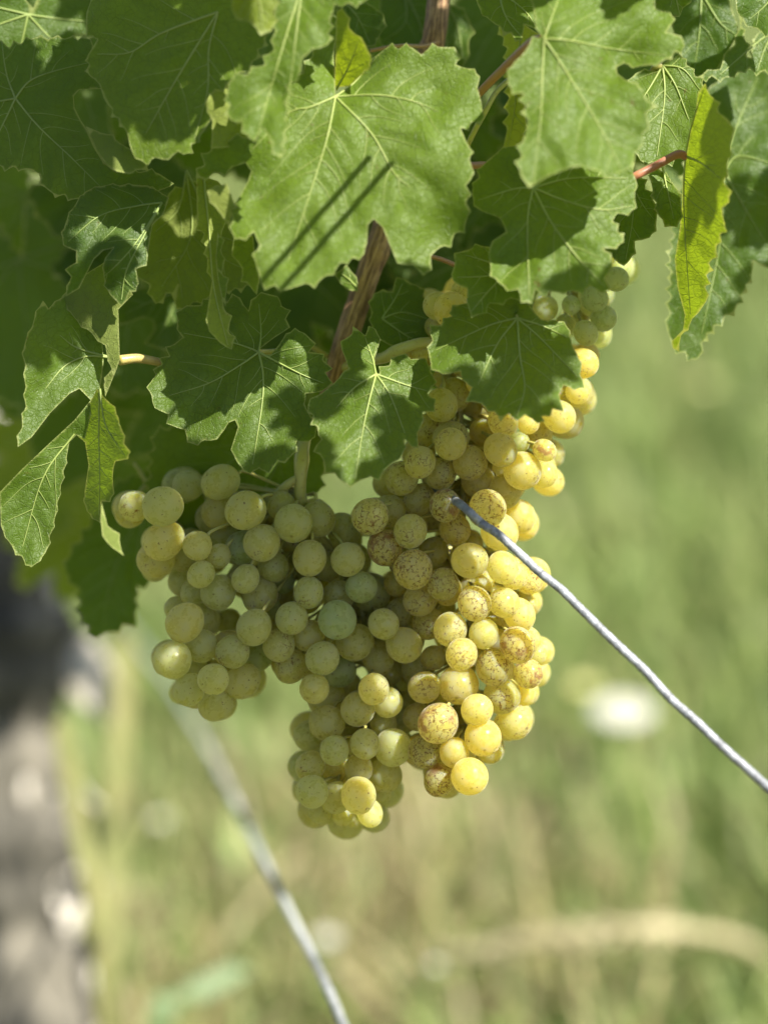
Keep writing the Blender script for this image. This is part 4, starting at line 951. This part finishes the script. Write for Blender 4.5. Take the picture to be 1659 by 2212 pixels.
wire('blurred grey wire running from the left bunch down to the bottom edge', [(250, 1330, 1300), (345, 1450, 950), (450, 1620, 640), (545, 1810, 400), (635, 1990, 240), (695, 2110, 170), (740, 2212, 130), (850, 2480, 60)], 0.0022, 3, M_SUNLIT_WIRE)

# ------------------------------------------------------------------ old trunk at the left
def trunk():
    root = thing('vine_trunk', 'gnarled grey old vine trunk, blurred at the left edge behind the leaves', 'trunk', (P(60, 2212, 850).x, P(60, 2212, 850).y, 0))
    top = P(30, 850, 850); mid = P(30, 1500, 850); low = P(95, 2212, 850)
    ax = spline([P(20, 420, 850), top, P(20, 1200, 850), mid, P(60, 1900, 850), low, Vector((low.x + 0.02, low.y, -0.05))], 12)
    k = len(ax); b = MB()
    rads = [0.042 + 0.006 * math.sin(i * 0.45) + 0.004 * math.sin(i * 1.3) for i in range(k)]
    b.tube(ax, rads, 28, ridge=0.13, seed=9)
    o = b.build('trunk', M_BARK, root); along_attr(o, ax)
    rr = random.Random(4)
    for q in range(60):
        i0 = rr.randrange(2, k - 14); L = rr.randrange(4, 9); a = rr.uniform(0, 6.28)
        pts = []; wd = []
        for i in range(i0, i0 + L):
            f = (i - i0) / (L - 1); lift = 1.03 + 0.18 * f * f * rr.uniform(0.6, 1.2)
            pts.append(ax[i] + Vector((math.cos(a + 0.1 * f), math.sin(a + 0.1 * f), 0)) * rads[i] * lift)
            wd.append((0.011 if q % 3 == 0 else 0.007) * (0.5 + math.sin(math.pi * min(1, f + 0.12))) * 0.8)
        s = MB(); s.ribbon(pts, wd, Vector((-math.sin(a), math.cos(a), 0)))
        so = s.build('bark_strip', M_FLAKE if q % 3 == 0 else M_BARK, root); along_attr(so, ax)
    s = MB(); pts = spline([P(110, 1330, 845), P(170, 1420, 830), P(215, 1500, 822), P(238, 1560, 825)], 6)
    s.ribbon(pts, [0.006, 0.009, 0.012, 0.015, 0.017, 0.018, 0.018, 0.018, 0.018, 0.017, 0.017, 0.016, 0.015, 0.013, 0.011, 0.009, 0.007, 0.005, 0.004][:len(pts)], Vector((0.9, 0.1, 0.3)).normalized())
    so = s.build('bark_strip', M_FLAKE, root); along_attr(so, ax); so['label'] = 'pale strip of bark peeling away from the trunk'
trunk()

# ------------------------------------------------------------------ single plants in the meadow
M_STRAW = plain('straw', rgb(0.34, 0.30, 0.16), rgb(0.46, 0.41, 0.24), 60, 0.6, 0.3, rgb(0.5, 0.42, 0.2))
M_YGRASS = plain('ripening_grass', rgb(0.26, 0.27, 0.10), rgb(0.33, 0.31, 0.13), 40, 0.55, 0.35, rgb(0.32, 0.32, 0.10))
M_GGRASS = plain('broad_grass', rgb(0.10, 0.16, 0.06), rgb(0.14, 0.20, 0.08), 40, 0.6, 0.3, rgb(0.13, 0.22, 0.05))
M_PETAL = plain('white_petal', rgb(0.44, 0.43, 0.38), rgb(0.52, 0.51, 0.44), 90, 0.6, 0.25, rgb(0.6, 0.6, 0.52))
M_YPETAL = plain('yellow_petal', rgb(0.58, 0.55, 0.20), rgb(0.66, 0.63, 0.32), 90, 0.6, 0.25, rgb(0.7, 0.65, 0.15))
M_STALK = plain('green_stalk', rgb(0.12, 0.18, 0.05), rgb(0.18, 0.23, 0.08), 50, 0.6)
M_STONE = plain('pale_stone', rgb(0.42, 0.38, 0.33), rgb(0.60, 0.56, 0.50), 50, 0.9, bump=0.6)

def blade(name, label, cat, pts, w, mat, group=None, droop=None):
    sp = spline([Vector(p) for p in pts], 8); k = len(sp)
    b = MB(); t = (sp[-1] - sp[0]).normalized(); side = t.cross(Vector((0, 1, 0.2))).normalized(); thick = t.cross(side).normalized()
    for s in (-1, 1):
        b.ribbon([p + thick * 0.0004 * s for p in sp], [w * (0.35 + 0.65 * math.sin(math.pi * min(1, 0.25 + 0.75 * (1 - i / k)))) for i in range(k)], side)
    o = b.build(name, mat); o['label'] = label; o['category'] = cat
    if group: o['group'] = group
    return o
def to_ground(x, y, mm):
    p = P(x, y, mm); return Vector((p.x, p.y, -0.01))
blade('grass_blade', 'tall straight yellowish grass blade, second from the trunk at the lower left', 'grass', [to_ground(228, 2250, 800), P(232, 2212, 800), P(250, 1850, 800), P(265, 1500, 800), P(268, 1360, 800)], 0.0075, M_YGRASS, 'tall grass by the trunk')
blade('grass_blade', 'slim slanting yellow-green grass blade right beside the trunk', 'grass', [to_ground(250, 2300, 640), P(215, 2050, 640), P(175, 1800, 640), P(130, 1560, 640)], 0.006, M_YGRASS, 'tall grass by the trunk')
blade('grass_blade', 'broad bluish green grass blade leaning at the bottom edge', 'grass', [to_ground(300, 2400, 700), P(340, 2230, 700), P(420, 2150, 720), P(520, 2090, 740)], 0.010, M_GGRASS)
def stalk(label, pts, r, ear=True, mat=None):
    root = thing('dry_stalk', label, 'straw', pts[0])
    sp = spline(pts, 10); b = MB(); b.tube(sp, r, 8); b.build('stem', mat or M_STRAW, root)
    if ear:
        e = MB(); rr = random.Random(5); n = len(sp)
        for i in range(int(n * .45), n - 1):
            for s in range(3):
                d = Vector((rr.uniform(-1, 1), rr.uniform(-1, 1), rr.uniform(-1, 1))) * 0.012 + (sp[i + 1] - sp[i]).normalized() * 0.016
                e.tube([sp[i], sp[i] + d * 0.5, sp[i] + d], [0.0008, 0.0032, 0.0006], 5)
        e.build('ear', mat or M_STRAW, root)
    return root
def g(x, y, h): return ray_at_height(x, y, h)
def bent(x0, y0, x1, y1, x2, y2, h0, h1, h2): return [g(x0, y0, h0), g(x1, y1, h1), g(x2, y2, h2)]
stalk('pale dry stalk arching low across the bottom right grass', [Vector((*g(1720, 2160, 0.0).xy, -0.01)), g(1640, 2060, .10), g(1500, 2015, .14), g(1350, 2010, .15), g(1180, 2030, .14), g(960, 2065, .11)], 0.0055)
stalk('short dry stalk leaning at the bottom centre beside the blurred wire', [Vector((*g(900, 2230, 0.0).xy, -0.01)), g(830, 2190, .05), g(770, 2130, .09), g(720, 2080, .12)], 0.005, False)
stalk('thin dry stalk leaning right, in the grass below the middle bunch', [Vector((*g(380, 2190, 0.0).xy, -0.01)), g(450, 2080, .06), g(540, 1960, .1), g(640, 1850, .14)], 0.004, False)

def flower(label, x, y, h, size, mat, petals=12, cat='flower', group='wildflowers in the grass', squash=1.0):
    c = g(x, y, h); root = thing('wildflower', label, cat, (c.x, c.y, 0), group)
    b = MB(); b.tube(spline([Vector((c.x + .01, c.y, -0.01)), Vector((c.x - .005, c.y, h * .5)), c], 5), 0.0016, 6); b.build('stem', M_STALK, root)
    n = (CAM - c).normalized() * 0.12 + Vector((0, 0, 1)); n.normalize(); u = n.orthogonal().normalized(); v = n.cross(u)
    for k in range(petals):
        a = 2 * math.pi * k / petals; d = u * math.cos(a) + v * math.sin(a); s = n.cross(d)
        pb = MB()
        pb.ribbon([c + d * size * .12, c + d * size * .5 + n * size * .10, c + d * size * .85 + n * size * .06, c + d * size - n * size * .03], [size * .08, size * .20, size * .22, size * .08], s)
        pb.build('petal', mat, root)
    db = MB(); db.tube([c - n * size * .05, c + n * size * .05, c + n * size * .12], [size * .16, size * .18, size * .05], 10); db.build('flower_centre', M_YPETAL, root)
flower('big white wildflower in the grass, right of the right bunch', 1345, 1535, .17, .028, M_PETAL, 14)
flower('yellow wildflower just above left of the big white one', 1262, 1482, .15, .013, M_YPETAL, 8)
flower('small pale flower glowing beside the blurred wire near the bottom', 705, 2025, .12, .010, M_PETAL, 10)
flower('dim pale flower high in the meadow at the right', 1525, 830, .14, .012, M_YPETAL, 8)

flower('dim cream flower below the left bunch, left of the blurred wire', 345, 1770, .13, .007, M_PETAL, 8)
flower('small pale flower on the left end of the arching dry stalk', 940, 2085, .16, .005, M_PETAL, 9)

def stone(label, x, y, mm, size, seed):
    c = g(x, y, 0.02); rr = random.Random(seed); b = MB()
    me = uv_sphere(16, 10, 0.7, seed)
    me2 = me.copy(); me2.materials.clear(); me2.materials.append(M_STONE)
    o = link('stone', me2); o.location = c; o.scale = (size, size * 0.8, size * .8); o.rotation_euler = (0, 0, rr.uniform(0, 3))
    o['label'] = label; o['category'] = 'stone'
stone('pale stone lying in the grass at the bottom left corner', 25, 2160, 0, .035, 2)
print('leaves', len(LEAVES), 'tris', sum(len(o.data.polygons) for o in bpy.data.objects if o.type == 'MESH'))
